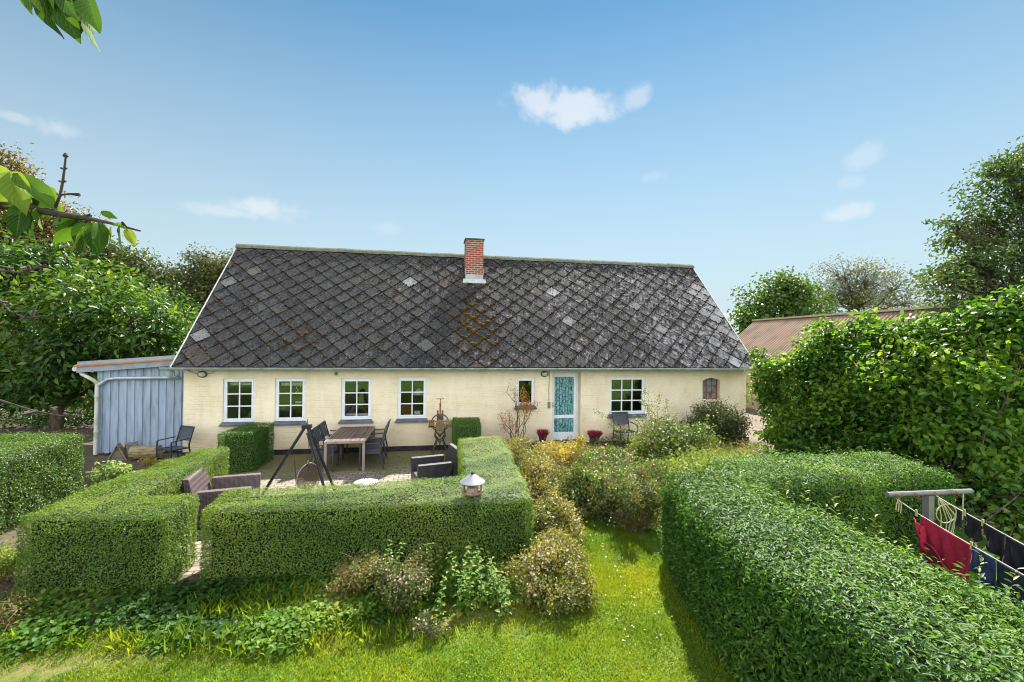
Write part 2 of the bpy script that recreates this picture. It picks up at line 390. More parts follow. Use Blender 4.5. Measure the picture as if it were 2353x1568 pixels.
def flower_mesh(name, P, D, size, mt, parent, petals=5):
    n = len(P); Pp = np.repeat(P, petals, 0); Dd = np.repeat(D, petals, 0)
    ref = np.where(np.abs(Dd[:, 2:3]) > .9, np.array([[1., 0, 0]]), np.array([[0, 0, 1.]])); X = unit(np.cross(ref, Dd)); Y = np.cross(Dd, X)
    t = np.tile(np.arange(petals)*2*np.pi/petals, n)+np.repeat(rng.uniform(0, 6, n), petals)
    A = X*np.cos(t)[:, None]+Y*np.sin(t)[:, None]+Dd*.25
    s = np.repeat(rng.uniform(.8, 1.2, n), petals)*size
    return leaves(name, Pp, Dd, A, s, s*.9, mt, parent, var=np.repeat(rng.uniform(0, 1, n), petals))

# ------------------------------------------------------------------ ground
def sheet(name, pts, z, mt, sub=0):
    mb = MB(); mb.add([(x, y, z) for x, y in pts], [tuple(range(len(pts)))]); o = mb.build(name, mt); tag(o, kind='structure'); return o
def lawn_mat():
    m, t, o = newmat('lawn'); a = noise(t, .55, 5, .6); b = noise(t, 7, 6, .7); c = noise(t, 90, 3, .7)
    r1 = ramp(t, a.outputs['Fac'], [(.3, (.07, .16, .02)), (.5, (.11, .21, .022)), (.62, (.17, .23, .03)), (.75, (.24, .23, .05))])
    r2 = ramp(t, b.outputs['Fac'], [(.3, (.45, .5, .4)), (.55, (1, 1, 1)), (.75, (1.25, 1.2, 1))]); tq = t.nodes.new('ShaderNodeTexCoord'); sq = t.nodes.new('ShaderNodeSeparateXYZ'); t.links.new(tq.outputs['Object'], sq.inputs[0]); w1 = maprange(t, sq.outputs['Y'], -8.35, -7.95); w2 = maprange(t, sq.outputs['X'], 1.5, .9); wq = t.nodes.new('ShaderNodeMath'); wq.operation = 'MULTIPLY'; t.links.new(w1, wq.inputs[0]); t.links.new(w2, wq.inputs[1]); wr_ = t.nodes.new('ShaderNodeMath'); wr_.operation = 'MULTIPLY'; t.links.new(wq.outputs[0], wr_.inputs[0]); t.links.new(maprange(t, b.outputs['Fac'], .38, .55), wr_.inputs[1])
    r3 = ramp(t, c.outputs['Fac'], [(.3, (.35, .4, .3)), (.6, (1.1, 1.1, 1.1))])
    x = mixc(t, wr_.outputs[0], r1.outputs[0], (.23, .19, .075, 1)); x = mixc(t, 1., x, r2.outputs[0], 'MULTIPLY'); x = mixc(t, .8, x, r3.outputs[0], 'MULTIPLY')
    p = setv(t.nodes.new('ShaderNodeBsdfPrincipled'), Roughness=.9); p.inputs['Specular IOR Level'].default_value = .15
    t.links.new(x, p.inputs['Base Color']); t.links.new(bump(t, c.outputs['Fac'], .8, .03), p.inputs['Normal']); t.links.new(p.outputs[0], o.inputs[0]); return m
def patio_mat():
    m, t, o = newmat('patio'); tcx = t.nodes.new('ShaderNodeTexCoord')
    nz_ = noise(t, 3, 3, vec=tcx.outputs['Object']); wob = mixc(t, .02, tcx.outputs['Object'], nz_.outputs['Color'], 'ADD')
    b = t.nodes.new('ShaderNodeTexBrick'); t.links.new(wob, b.inputs['Vector']); b.inputs['Scale'].default_value = 1
    b.inputs['Brick Width'].default_value = .21; b.inputs['Row Height'].default_value = .14; b.inputs['Mortar Size'].default_value = .012; b.inputs['Mortar Smooth'].default_value = .3
    b.inputs['Color1'].default_value = (.30, .245, .19, 1); b.inputs['Color2'].default_value = (.20, .17, .14, 1); b.inputs['Mortar'].default_value = (.05, .045, .022, 1)
    n1 = noise(t, 1.1, 6, .65, vec=tcx.outputs['Object']); n2 = noise(t, 22, 5, .7, vec=tcx.outputs['Object'])
    sep = t.nodes.new('ShaderNodeSeparateXYZ'); t.links.new(tcx.outputs['Object'], sep.inputs[0])
    gy = maprange(t, sep.outputs['Y'], -3.2, -1.2, -.2, .26)
    ad_ = t.nodes.new('ShaderNodeMath'); ad_.operation = 'ADD'; t.links.new(n1.outputs['Fac'], ad_.inputs[0]); t.links.new(gy, ad_.inputs[1])
    f = maprange(t, ad_.outputs[0], .5, .68)
    moss = ramp(t, n2.outputs['Fac'], [(.3, (.085, .08, .035)), (.5, (.135, .12, .05)), (.7, (.125, .14, .04))])
    x = mixc(t, f, b.outputs['Color'], moss.outputs[0]); dirt = ramp(t, n2.outputs['Fac'], [(.3, (.6, .58, .55)), (.6, (1.1, 1.1, 1.1))]); x = mixc(t, .45, x, dirt.outputs[0], 'MULTIPLY')
    p = setv(t.nodes.new('ShaderNodeBsdfPrincipled'), Roughness=.85); t.links.new(x, p.inputs['Base Color'])
    t.links.new(bump(t, b.outputs['Fac'], -.6, .01), p.inputs['Normal']); t.links.new(p.outputs[0], o.inputs[0]); return m
lawn = sheet('lawn', [(-300, -300), (300, -300), (300, 300), (-300, 300)], 0, lawn_mat())
SOIL = mat('soil', (.085, .066, .04), .95, var=.35, scale=5, bumpst=.6, bumpsc=30)
sheet('soil_bed', [(-14, -6.9), (-3.9, -6.9), (-3.9, -3.0), (-4.9, -.6), (-6.2, .6), (-8.6, 4), (-9, 10), (-26, 10), (-26, -2)], .004, SOIL)
sheet('patio', [(-4.9, -6.4), (.6, -6.4), (.6, 0), (-6.37, 0), (-6.37, -.9), (-4.9, -1.2)], .008, patio_mat())
GRAV = mat('gravel', (.15, .118, .085), .95, var=.25, scale=3, bumpst=.5, bumpsc=60)
sheet('gravel_path', [(9.97, -2.2), (16, -3.5), (16, 9), (9.97, 7)], .004, GRAV)
sheet('bed_under_hedge', [(-4.9, -7.35), (1.35, -7.25), (1.4, -6.4), (-5, -6.3)], .005, SOIL)
sheet('flower_bed', [(1.3, -6.6), (1.9, -6.5), (2.05, -6.2), (2.2, -5.7), (2.5, -5.6), (2.65, -5.35), (3.0, -5.45), (3.3, -5.6), (5.2, -5.9), (9.5, -1.5), (9.97, 0), (.6, 0), (.6, -2.5), (1.4, -3)], .006, SOIL)

# ------------------------------------------------------------------ house
WX0, WX1, EAVE, RY, RZ, OY = -6.37, 9.965, 2.37, 3.42, 6.23, -.30
RX0, RX1 = -6.5, 10.13
def wall_mat():
    m, t, o = newmat('painted_brick'); tcx = t.nodes.new('ShaderNodeTexCoord')
    mp = t.nodes.new('ShaderNodeMapping'); mp.inputs['Rotation'].default_value = (R(90), 0, 0); t.links.new(tcx.outputs['Object'], mp.inputs['Vector'])
    # object x,z -> brick x,y
    cmb = t.nodes.new('ShaderNodeCombineXYZ'); sp = t.nodes.new('ShaderNodeSeparateXYZ'); t.links.new(tcx.outputs['Object'], sp.inputs[0])
    su = t.nodes.new('ShaderNodeMath'); su.operation = 'ADD'; t.links.new(sp.outputs['X'], su.inputs[0]); t.links.new(sp.outputs['Y'], su.inputs[1])
    t.links.new(su.outputs[0], cmb.inputs[0]); t.links.new(sp.outputs['Z'], cmb.inputs[1])
    nz_ = noise(t, 2.5, 3, vec=tcx.outputs['Object']); wob = mixc(t, .018, cmb.outputs[0], nz_.outputs['Color'], 'ADD')
    b = t.nodes.new('ShaderNodeTexBrick'); t.links.new(wob, b.inputs['Vector']); b.inputs['Scale'].default_value = 1
    b.inputs['Brick Width'].default_value = .235; b.inputs['Row Height'].default_value = .066; b.inputs['Mortar Size'].default_value = .006; b.inputs['Mortar Smooth'].default_value = .6; b.inputs['Bias'].default_value = 0
    n1 = noise(t, 1.3, 5, .6, vec=tcx.outputs['Object']); n2 = noise(t, 14, 5, .6, vec=tcx.outputs['Object'], sc=(.5, 1, 1.7)); n3 = noise(t, 60, 3, .6, vec=tcx.outputs['Object'])
    r = ramp(t, n1.outputs['Fac'], [(.3, (.72, .615, .44)), (.5, (.78, .685, .505)), (.72, (.83, .75, .59))])
    r2 = ramp(t, n2.outputs['Fac'], [(.27, (.88, .83, .74)), (.42, (1, 1, 1)), (.7, (1.04, 1.03, 1.03))])
    x = mixc(t, 1., r.outputs[0], r2.outputs[0], 'MULTIPLY')
    jl = maprange(t, b.outputs['Fac'], 0, 1, 0, .13); jm = t.nodes.new('ShaderNodeMath'); jm.operation = 'MULTIPLY'; t.links.new(jl, jm.inputs[0]); t.links.new(maprange(t, n1.outputs['Fac'], .42, .58, 1, .2), jm.inputs[1]); x = mixc(t, jm.outputs[0], x, (.50, .40, .24, 1))
    ns = noise(t, 3, 6, .7, vec=tcx.outputs['Object'], sc=(1.3, 1, .35)); sr = ramp(t, ns.outputs['Fac'], [(.30, (.86, .80, .70)), (.50, (1, 1, 1))]); x = mixc(t, .55, x, sr.outputs[0], 'MULTIPLY')
    spk = ramp(t, n3.outputs['Fac'], [(.22, (.55, .42, .28)), (.29, (1, 1, 1))]); x = mixc(t, .7, x, spk.outputs[0], 'MULTIPLY')
    # rising dirt at the foot
    fz = maprange(t, sp.outputs['Z'], .12, .85, 1.4, 0.); fm = t.nodes.new('ShaderNodeMath'); fm.operation = 'MULTIPLY'; t.links.new(fz, fm.inputs[0]); t.links.new(maprange(t, n1.outputs['Fac'], .35, .7), fm.inputs[1])
    x = mixc(t, fm.outputs[0], x, (.60, .47, .31, 1))
    p = setv(t.nodes.new('ShaderNodeBsdfPrincipled'), Roughness=.8); p.inputs['Specular IOR Level'].default_value = .25; t.links.new(x, p.inputs['Base Color'])
    # bricks fade out where the wall is rendered over
    pf = maprange(t, n1.outputs['Fac'], .42, .58, .9, .25); hb = t.nodes.new('ShaderNodeMath'); hb.operation = 'MULTIPLY'; t.links.new(b.outputs['Fac'], hb.inputs[0]); t.links.new(pf, hb.inputs[1])
    hs = t.nodes.new('ShaderNodeMath'); hs.operation = 'SUBTRACT'; t.links.new(n2.outputs['Fac'], hs.inputs[0]); t.links.new(hb.outputs[0], hs.inputs[1])
    t.links.new(bump(t, hs.outputs[0], .6, .012), p.inputs['Normal']); t.links.new(p.outputs[0], o.inputs[0]); return m
WALL = wall_mat()
WHITE = mat('white_paint', (.74, .77, .82), .45, var=.05, bumpst=.05)
SLATE = mat('slate_sill', (.10, .115, .14), .55, var=.2)
TAR = mat('tarred_plinth', (.022, .024, .036), .5, var=.3, bumpst=.5, bumpsc=12)
ZINC = mat('zinc', (.34, .40, .40), .45, .3, var=.15)
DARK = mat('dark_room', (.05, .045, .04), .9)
def glass_mat(name='glass', tint=(.9, .95, .92)):
    m, t, o = newmat(name); lw = t.nodes.new('ShaderNodeLayerWeight'); lw.inputs[0].default_value = .35
    tr = t.nodes.new('ShaderNodeBsdfTransparent'); tr.inputs[0].default_value = (*tint, 1); gl = t.nodes.new('ShaderNodeBsdfGlossy'); gl.inputs['Roughness'].default_value = .01
    nb = noise(t, 2.2, 2); t.links.new(bump(t, nb.outputs['Fac'], .06, .02), gl.inputs['Normal'])
    f = maprange(t, lw.outputs['Fresnel'], 0, 1, .13, .9); mx_ = t.nodes.new('ShaderNodeMixShader'); t.links.new(f, mx_.inputs[0]); t.links.new(tr.outputs[0], mx_.inputs[1]); t.links.new(gl.outputs[0], mx_.inputs[2]); t.links.new(mx_.outputs[0], o.inputs[0]); return m
GLASS = glass_mat()

house = thing('farmhouse', 'long low cream brick farmhouse with a grey diamond slate roof', 'house')
OPEN = [(-5.44, -4.67, .89, 2.05, .07), (-4.17, -3.40, .89, 2.055, .07), (-2.48, -1.68, .90, 2.05, .07), (-.98, -.18, .90, 2.06, .07), (2.40, 2.96, 1.22, 2.05, .07),
        (3.5, 4.38, .12, 2.21, .26), (5.29, 6.47, .92, 2.07, .07), (8.42, 9.03, 1.35, 2.03, .13)]
mb = MB()
xs = sorted({WX0, WX1} | {o[0] for o in OPEN} | {o[1] for o in OPEN}); 
for i in range(len(xs)-1):
    a, b = xs[i], xs[i+1]; op = [o for o in OPEN if o[0] <= a+1e-6 and o[1] >= b-1e-6]
    spans = [(.0, EAVE+.05)] if not op else [(.0, op[0][2]), (op[0][3], EAVE+.05)]
    for z0, z1 in spans: mb.add([(a, 0, z0), (b, 0, z0), (b, 0, z1), (a, 0, z1)], [(0, 1, 2, 3)])
for x0, x1, z0, z1, dpt in OPEN:
    mb.add([(x0, 0, z0), (x0, 0, z1), (x0, dpt+.05, z1), (x0, dpt+.05, z0)], [(0, 1, 2, 3)]); mb.add([(x1, 0, z0), (x1, dpt+.05, z0), (x1, dpt+.05, z1), (x1, 0, z1)], [(0, 1, 2, 3)])
    mb.add([(x0, 0, z1), (x1, 0, z1), (x1, dpt+.05, z1), (x0, dpt+.05, z1)], [(0, 1, 2, 3)]); mb.add([(x0, 0, z0), (x0, dpt+.05, z0), (x1, dpt+.05, z0), (x1, 0, z0)], [(0, 1, 2, 3)])
# arched head of the little iron window
x0, x1, z0, z1, dpt = OPEN[7]; k = 10; arc = [(x0+(x1-x0)*i/k, z1-.085*(2*i/k-1)**2) for i in range(k+1)]
mb.add([(x, -.001, z) for x, z in arc]+[(x, -.001, z1) for x, z in arc]+[(x, dpt, z) for x, z in arc], [(i, i+1, i+1+k+1, i+k+1) for i in range(k)]+[(i, i+2*k+2, i+1+2*k+2, i+1) for i in range(k)])
# gables and back
for x in (WX0, WX1):
    mb.add([(x, 0, 0), (x, 2*RY, 0), (x, 2*RY, EAVE), (x, RY, RZ-.12), (x, 0, EAVE)], [(0, 1, 2, 3, 4)])
mb.add([(WX0, 2*RY, 0), (WX1, 2*RY, 0), (WX1, 2*RY, EAVE), (WX0, 2*RY, EAVE)], [(0, 1, 2, 3)])
mb.build('wall', WALL, house)
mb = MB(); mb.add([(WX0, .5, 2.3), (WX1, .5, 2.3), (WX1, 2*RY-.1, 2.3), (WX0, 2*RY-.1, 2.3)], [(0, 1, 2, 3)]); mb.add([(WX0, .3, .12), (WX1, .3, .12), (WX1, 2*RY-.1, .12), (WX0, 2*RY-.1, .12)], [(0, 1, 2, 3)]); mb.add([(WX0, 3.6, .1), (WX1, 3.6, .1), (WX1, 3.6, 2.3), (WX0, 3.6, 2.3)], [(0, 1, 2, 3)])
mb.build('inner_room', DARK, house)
mb = MB()
mb.box(WX0-.02, 3.46, -.025, .0-.001, 0, .145); mb.box(4.42, WX1-.62, -.025, -.001, 0, .12); mb.box(WX1-.62, WX1+.03, -.12, .2, 0, .15)
mb.build('plinth', TAR, house)

def window(x0, x1, z0, z1, dpt, cols, rows, fw_=.05, mw=.028, sill=True, fmat=WHITE, out=.045):
    m = MB(); y0, y1 = dpt-.03, dpt+.03
    m.box(x0, x0+fw_, y0, y1, z0, z1); m.box(x1-fw_, x1, y0, y1, z0, z1); m.box(x0+fw_, x1-fw_, y0, y1, z1-fw_, z1); m.box(x0+fw_, x1-fw_, y0, y1, z0, z0+fw_*1.3)
    xi0, xi1, zi0, zi1 = x0+fw_, x1-fw_, z0+fw_*1.3, z1-fw_
    s = .036   # sash
    m.box(xi0, xi0+s, y0-.012, y1-.01, zi0, zi1); m.box(xi1-s, xi1, y0-.012, y1-.01, zi0, zi1); m.box(xi0+s, xi1-s, y0-.012, y1-.01, zi1-s, zi1); m.box(xi0+s, xi1-s, y0-.012, y1-.01, zi0, zi0+s)
    a0, a1, b0, b1 = xi0+s, xi1-s, zi0+s, zi1-s
    for i in range(1, cols):
        x = a0+(a1-a0)*i/cols; m.box(x-mw/2, x+mw/2, y0-.008, y0+.022, b0, b1)
    for j in range(1, rows):
        z = b0+(b1-b0)*j/rows
        for i in range(cols):
            xa = a0+(a1-a0)*i/cols+(mw/2 if i else 0); xb = a0+(a1-a0)*(i+1)/cols-(mw/2 if i < cols-1 else 0); m.box(xa, xb, y0-.006, y0+.02, z-mw/2, z+mw/2)
    f = m.build('window', fmat, house)
    p = MB(); p.add([(a0-.005, dpt, b0-.005), (a1+.005, dpt, b0-.005), (a1+.005, dpt, b1+.005), (a0-.005, dpt, b1+.005)], [(0, 1, 2, 3)]); p.build('pane', GLASS, f)
    if sill:
        q = MB(); q.box(x0-.06, x1+.06, -.075, .0-.002, z0-.085, z0-.055); q.box(x0+.003, x1-.003, -.02, dpt-.032, z0-.055, z0+.012)
        q.add([(x0-.05, -.07, z0-.055), (x1+.05, -.07, z0-.055), (x1+.02, -.002, z0+.01), (x0-.02, -.002, z0+.01)], [(0, 1, 2, 3)])
        q.build('sill', SLATE, f)
    return f
wins = [window(*o, 2, 3) for o in OPEN[:4]]
WPALE = mat('window_pale', (.55, .56, .52), .9, var=.2, scale=20)
for i, (za, zb, xa, xb) in enumerate([(1.86, 1.93, 0, 1), (1.84, 1.92, 0, 1), (1.0, 1.05, 0, 1), (.97, 1.0, .1, .9)]):
    x0, x1 = OPEN[i][:2]; m = MB(); k = 14; a_, b_ = x0+.09+(x1-x0-.18)*xa, x0+.09+(x1-x0-.18)*xb
    m.add([(a_+(b_-a_)*j/k, .2+.015*math.sin(j*2.1), z) for z in (za, zb) for j in range(k+1)], [(j, j+1, j+k+2, j+k+1) for j in range(k)]); m.build('reflection_strip' if i < 2 else 'inner_sill', WPALE, wins[i])  # upper strips stand in for pale reflections in the panes
m = MB(); m.box(-.52, -.36, .16, .19, 1.0, 1.10); m.build('picture_frame', WPALE, wins[3])
m = MB(); m.tube([(-3.62, .2, 1.92), (-3.70, .2, 1.78), (-3.64, .2, 1.70), (-3.72, .2, 1.64)], .008, 5); m.tube([(-3.62, .2, 1.92), (-3.58, .2, 1.80)], .008, 5); m.box(-3.72, -3.56, .2, .3, 1.36, 1.40); m.build('window_ornament', WPALE, wins[1])
window(*OPEN[4], 1, 1); window(*OPEN[6], 3, 3, mw=.032)
IRON = mat('rusty_iron', (.26, .075, .035), .75, var=.3, scale=30)
x0, x1, z0, z1, dpt = OPEN[7]; m = MB()
for i in range(4): x = x0+.015+(x1-x0-.06)*i/3; m.box(x, x+.022, dpt-.02, dpt+.01, z0, z1-.085*(2*(x-x0+.01)/(x1-x0)-1)**2)
for z in (z0, z0+.2, z0+.42): m.box(x0, x1-.03, dpt-.016, dpt+.006, z, z+.02)
f = m.build('window', IRON, house); f['label'] = 'small arched rusty iron window'
p = MB(); p.add([(x0, dpt, z0), (x1, dpt, z0), (x1, dpt, z1), (x0, dpt, z1)], [(0, 1, 2, 3)])
p.build('pane', mat('dusty_glass', (.20, .21, .24), .25, var=.3, scale=6, spec=.6, bumpst=0), f)
# door ---------------------------------------------------------------
x0, x1, z0, z1, dpt = OPEN[5]
m = MB(); yd = dpt-.02; m.box(x0, x0+.05, yd, yd+.06, z0, z1); m.box(x1-.06, x1, yd, yd+.06, z0, z1); m.box(x0+.05, x1-.06, yd, yd+.06, z1-.06, z1)
df = m.build('door_frame', WHITE, house)
m = MB(); a0, a1 = x0+.05, x1-.06; s = .08; yq = yd-.012
m.box(a0, a0+s, yq, yq+.045, z0+.03, z1-.06); m.box(a1-s, a1, yq, yq+.045, z0+.03, z1-.06); m.box(a0+s, a1-s, yq, yq+.045, z1-.15, z1-.06); m.box(a0+s, a1-s, yq, yq+.045, .80, .90); m.box(a0+s, a1-s, yq, yq+.045, z0+.03, .38)
door = m.build('door', WHITE, house)
def curtain_mat():
    m, t, o = newmat('teal_curtain'); tcx = t.nodes.new('ShaderNodeTexCoord'); mp = t.nodes.new('ShaderNodeMapping'); mp.inputs['Scale'].default_value = (1, 1, .55); t.links.new(tcx.outputs['Object'], mp.inputs['Vector'])
    nz_ = noise(t, 9, 2, vec=mp.outputs[0]); wob = mixc(t, .05, mp.outputs[0], nz_.outputs['Color'], 'ADD')
    v = t.nodes.new('ShaderNodeTexVoronoi'); v.feature = 'DISTANCE_TO_EDGE'; v.inputs['Scale'].default_value = 15; t.links.new(wob, v.inputs['Vector'])
    ln = ramp(t, v.outputs['Distance'], [(.03, (.10, .15, .16)), (.08, (1, 1, 1))])
    wv = t.nodes.new('ShaderNodeTexWave'); wv.inputs['Scale'].default_value = 3.4; wv.inputs['Distortion'].default_value = 2.2; wv.inputs['Detail'].default_value = 1; t.links.new(tcx.outputs['Object'], wv.inputs['Vector'])
    st = ramp(t, wv.outputs['Fac'], [(.03, (.12, .18, .19)), (.1, (1, 1, 1))])
    base = ramp(t, nz_.outputs['Fac'], [(.3, (.10, .27, .31)), (.55, (.16, .40, .43)), (.75, (.24, .46, .46))])
    x = mixc(t, 1., base.outputs[0], ln.outputs[0], 'MULTIPLY'); x = mixc(t, 1., x, st.outputs[0], 'MULTIPLY')
    p = setv(t.nodes.new('ShaderNodeBsdfPrincipled'), Roughness=.5); t.links.new(x, p.inputs['Base Color']); p.inputs['Coat Weight'].default_value = .25; p.inputs['Coat Roughness'].default_value = .08; t.links.new(p.outputs[0], o.inputs[0]); return m
CUR = curtain_mat()
for za, zb in ((.90, z1-.15), (.38, .80)):
    m = MB(); m.box(a0+s, a1-s, yq+.015, yq+.03, za, zb); m.build('glass_panel', CUR, door)
m = MB(); m.box(a0+.025, a0+.055, yq-.02, yq, 1.14, 1.30); m.tube([(a0+.04, yq-.02, 1.2), (a0+.04, yq-.055, 1.2), (a0+.15, yq-.055, 1.2)], .009); m.build('handle', mat('steel', (.6, .6, .6), .3, 1.), door)
m = MB(); m.box(x0-.15, x1+.1, -.75, -.03, 0, .10); m.box(x0+.003, x1-.003, -.03, yd, .1, .122); m.build('doorstep', mat('doorstep', (.07, .07, .085), .8), house)
# roof ---------------------------------------------------------------
SL = Vector((0, RY-OY, RZ-EAVE)); LS = SL.length; SV = SL.normalized(); NV = Vector((0, -SV.z, SV.y))
def roofp(u, v, n=0): return Vector((u, OY, EAVE)) + SV*v + NV*n
def slate_mat():
    m, t, o = newmat('slates'); a = t.nodes.new('ShaderNodeAttribute'); a.attribute_name = 'var'
    tcx = t.nodes.new('ShaderNodeTexCoord'); ob = tcx.outputs['Object']
    r = ramp(t, a.outputs['Fac'], [(0, (.020, .020, .022)), (.3, (.026, .026, .029)), (.6, (.033, .033, .036)), (.8, (.046, .045, .048)), (.86, (.052, .042, .038)), (.9, (.13, .13, .135)), (1, (.27, .27, .28))])
    n1 = noise(t, 7, 6, .72, vec=ob, sc=(1, 1, .55)); n2 = noise(t, 28, 6, .75, vec=ob); n3 = noise(t, .45, 3, .6, vec=ob)
    sp = t.nodes.new('ShaderNodeSeparateXYZ'); t.links.new(ob, sp.inputs[0])
    gx = maprange(t, sp.outputs['X'], -4, 9, -.07, .085)
    s1 = t.nodes.new('ShaderNodeMath'); s1.operation = 'ADD'; t.links.new(n1.outputs['Fac'], s1.inputs[0]); t.links.new(gx, s1.inputs[1])
    s2 = t.nodes.new('ShaderNodeMath'); s2.operation = 'MULTIPLY_ADD'; t.links.new(n3.outputs['Fac'], s2.inputs[0]); s2.inputs[1].default_value = .3; t.links.new(s1.outputs[0], s2.inputs[2])
    l = maprange(t, s2.outputs[0], .71, .86, 0, .85)
    lich = ramp(t, n2.outputs['Fac'], [(.35, (.13, .125, .14)), (.55, (.30, .29, .31)), (.7, (.47, .45, .46))])
    x = mixc(t, l, r.outputs[0], lich.outputs[0])
    g = ramp(t, n2.outputs['Fac'], [(.25, (.55, .53, .52)), (.5, (1, 1, 1)), (.75, (1.35, 1.32, 1.35))]); x = mixc(t, .9, x, g.outputs[0], 'MULTIPLY')
    n4 = noise(t, 75, 3, .6, vec=ob); n5 = noise(t, 11, 5, .7, vec=ob, sc=(1.6, 1, .45)); fl = t.nodes.new('ShaderNodeMath'); fl.operation = 'MULTIPLY'; t.links.new(maprange(t, n4.outputs['Fac'], .58, .68), fl.inputs[0]); t.links.new(maprange(t, n5.outputs['Fac'], .40, .58), fl.inputs[1]); x = mixc(t, fl.outputs[0], x, (.36, .345, .335, 1))
    dk = ramp(t, n5.outputs['Fac'], [(.3, (.55, .53, .52)), (.48, (1, 1, 1))]); x = mixc(t, .8, x, dk.outputs[0], 'MULTIPLY')
    p = setv(t.nodes.new('ShaderNodeBsdfPrincipled'), Roughness=.85); p.inputs['Specular IOR Level'].default_value = .15; t.links.new(x, p.inputs['Base Color'])
    t.links.new(bump(t, n2.outputs['Fac'], .35, .008), p.inputs['Normal']); t.links.new(p.outputs[0], o.inputs[0]); return m
def clip_poly(P, u0, u1, v0, v1):
    for ax, lim, sg in ((0, u0, 1), (0, u1, -1), (1, v0, 1), (1, v1, -1)):
        Q = []
        for i in range(len(P)):
            a, b = P[i], P[(i+1) % len(P)]; da, db = sg*(a[ax]-lim), sg*(b[ax]-lim)
            if da >= 0: Q.append(a)
            if da*db < 0: t_ = da/(da-db); Q.append(tuple(a[k]+(b[k]-a[k])*t_ for k in range(2)))
        P = Q
        if len(P) < 3: return []
    return P
HA, HB = .285, .29
pale = [at(938, 657, 18), at(1281, 671, 18), at(1305, 745, 17), at(1530, 780, 17), at(585, 843, 14), at(450, 772, 15.3)]
def roof_uv(px, py):     # where a photo point lies on the slope
    d = fw + rr*((px-CXP)/F_PX) - uu*((py-CYP)/F_PX); P0 = roofp(0, 0)
    t_ = (P0-CAM).dot(NV)/d.dot(NV); q = CAM+d*t_; return q.x, (q-P0).dot(SV)
PALE = [(roof_uv(938, 657), .97), (roof_uv(1281, 671), 1.), (roof_uv(1303, 745), .93), (roof_uv(450, 772), .92), (roof_uv(1108, 848), .87), (roof_uv(1690, 838), 1.), (roof_uv(1595, 660), .95), (roof_uv(1612, 690), .96), (roof_uv(1645, 730), .94), (roof_uv(1075, 800), .86), (roof_uv(935, 690), .86)]
mb = MB(); trng = np.random.default_rng(3); centers = []
row = 0; v = -HB*.1
while v < LS+HB:
    u = RX0-HA + (HA if row % 2 else 0)
    while u < RX1+HA:
        P = clip_poly([(u, v-HB+.015), (u+HA-.015, v), (u, v+HB-.015), (u-HA+.015, v)], RX0, RX1, 0, LS)
        if P:
            val = float(np.clip(trng.normal(.45, .15), 0, .82))
            if trng.uniform() < .02: val = float(trng.uniform(.83, .9))
            fr = (RX1-u); 
            if fr < 1.1 and v < LS*.72 and trng.uniform() < (1-fr/1.25)*1.0: val = float(trng.uniform(.90, .96))
            for (pu, pv), pz in PALE:
                if abs(u-pu)/HA+abs(v-pv)/HB < 1: val = pz
            tx, ty, lift = trng.normal()*.012, trng.normal()*.012, abs(trng.normal())*.004
            h = lambda q: .012+lift+(v-q[1])*.020+(q[0]-u)*tx+(q[1]-v)*ty
            top = [roofp(q[0], q[1], h(q)) for q in P]; bot = [roofp(q[0], q[1], h(q)-.009) for q in P]; k = len(P)
            mb.add(top+bot, [tuple(range(k))]+[(i, i+k, (i+1) % k+k, (i+1) % k) for i in range(k)], val); centers.append((u, v))
        u += 2*HA
    v += HB; row += 1
roof = mb.build('roof', slate_mat(), house)
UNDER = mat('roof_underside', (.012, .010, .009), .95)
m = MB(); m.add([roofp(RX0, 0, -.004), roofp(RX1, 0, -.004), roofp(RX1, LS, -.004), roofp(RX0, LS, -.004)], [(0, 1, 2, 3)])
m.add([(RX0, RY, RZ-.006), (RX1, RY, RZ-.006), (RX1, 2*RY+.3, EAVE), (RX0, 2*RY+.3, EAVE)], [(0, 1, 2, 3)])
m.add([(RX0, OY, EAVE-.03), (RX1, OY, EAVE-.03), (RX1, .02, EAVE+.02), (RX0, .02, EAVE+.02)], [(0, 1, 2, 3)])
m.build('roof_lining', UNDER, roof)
m = MB()
for x in (RX0-.03, RX1):
    m.add([roofp(x, -.02, -.05), roofp(x+.03, -.02, -.05), roofp(x+.03, LS, -.05), roofp(x, LS, -.05), roofp(x, -.02, .025), roofp(x+.03, -.02, .025), roofp(x+.03, LS, .025), roofp(x, LS, .025)], [(0, 1, 2, 3), (4, 7, 6, 5), (0, 4, 5, 1), (3, 2, 6, 7), (0, 3, 7, 4), (1, 5, 6, 2)])
m.build('bargeboard', mat('barge', (.5, .5, .48), .7), roof)
m = MB(); x = RX0-.04
while x < RX1:
    x2 = min(x+.46, RX1+.04); dz = -.05*math.sin(math.pi*(x-RX0)/(RX1-RX0))*0 + rng.normal()*.006
    pr = [(-.15, -.135), (-.09, -.04), (-.03, .015), (.03, .015), (.09, -.04), (.15, -.135)]
    vs = [(xx, RY+a, RZ+.05+b+dz+(.008 if xx == x else 0)) for xx in (x, x2+.02) for a, b in pr]; n = len(pr)
    m.add(vs, [(i, i+1, i+1+n, i+n) for i in range(n-1)]+[tuple(range(n))[::-1], tuple(range(n, 2*n))]); x = x2
m.build('ridge', mat('ridge_concrete', (.13, .125, .10), .95, var=.4, scale=9, col2=(.09, .10, .03), bumpst=.5), roof)
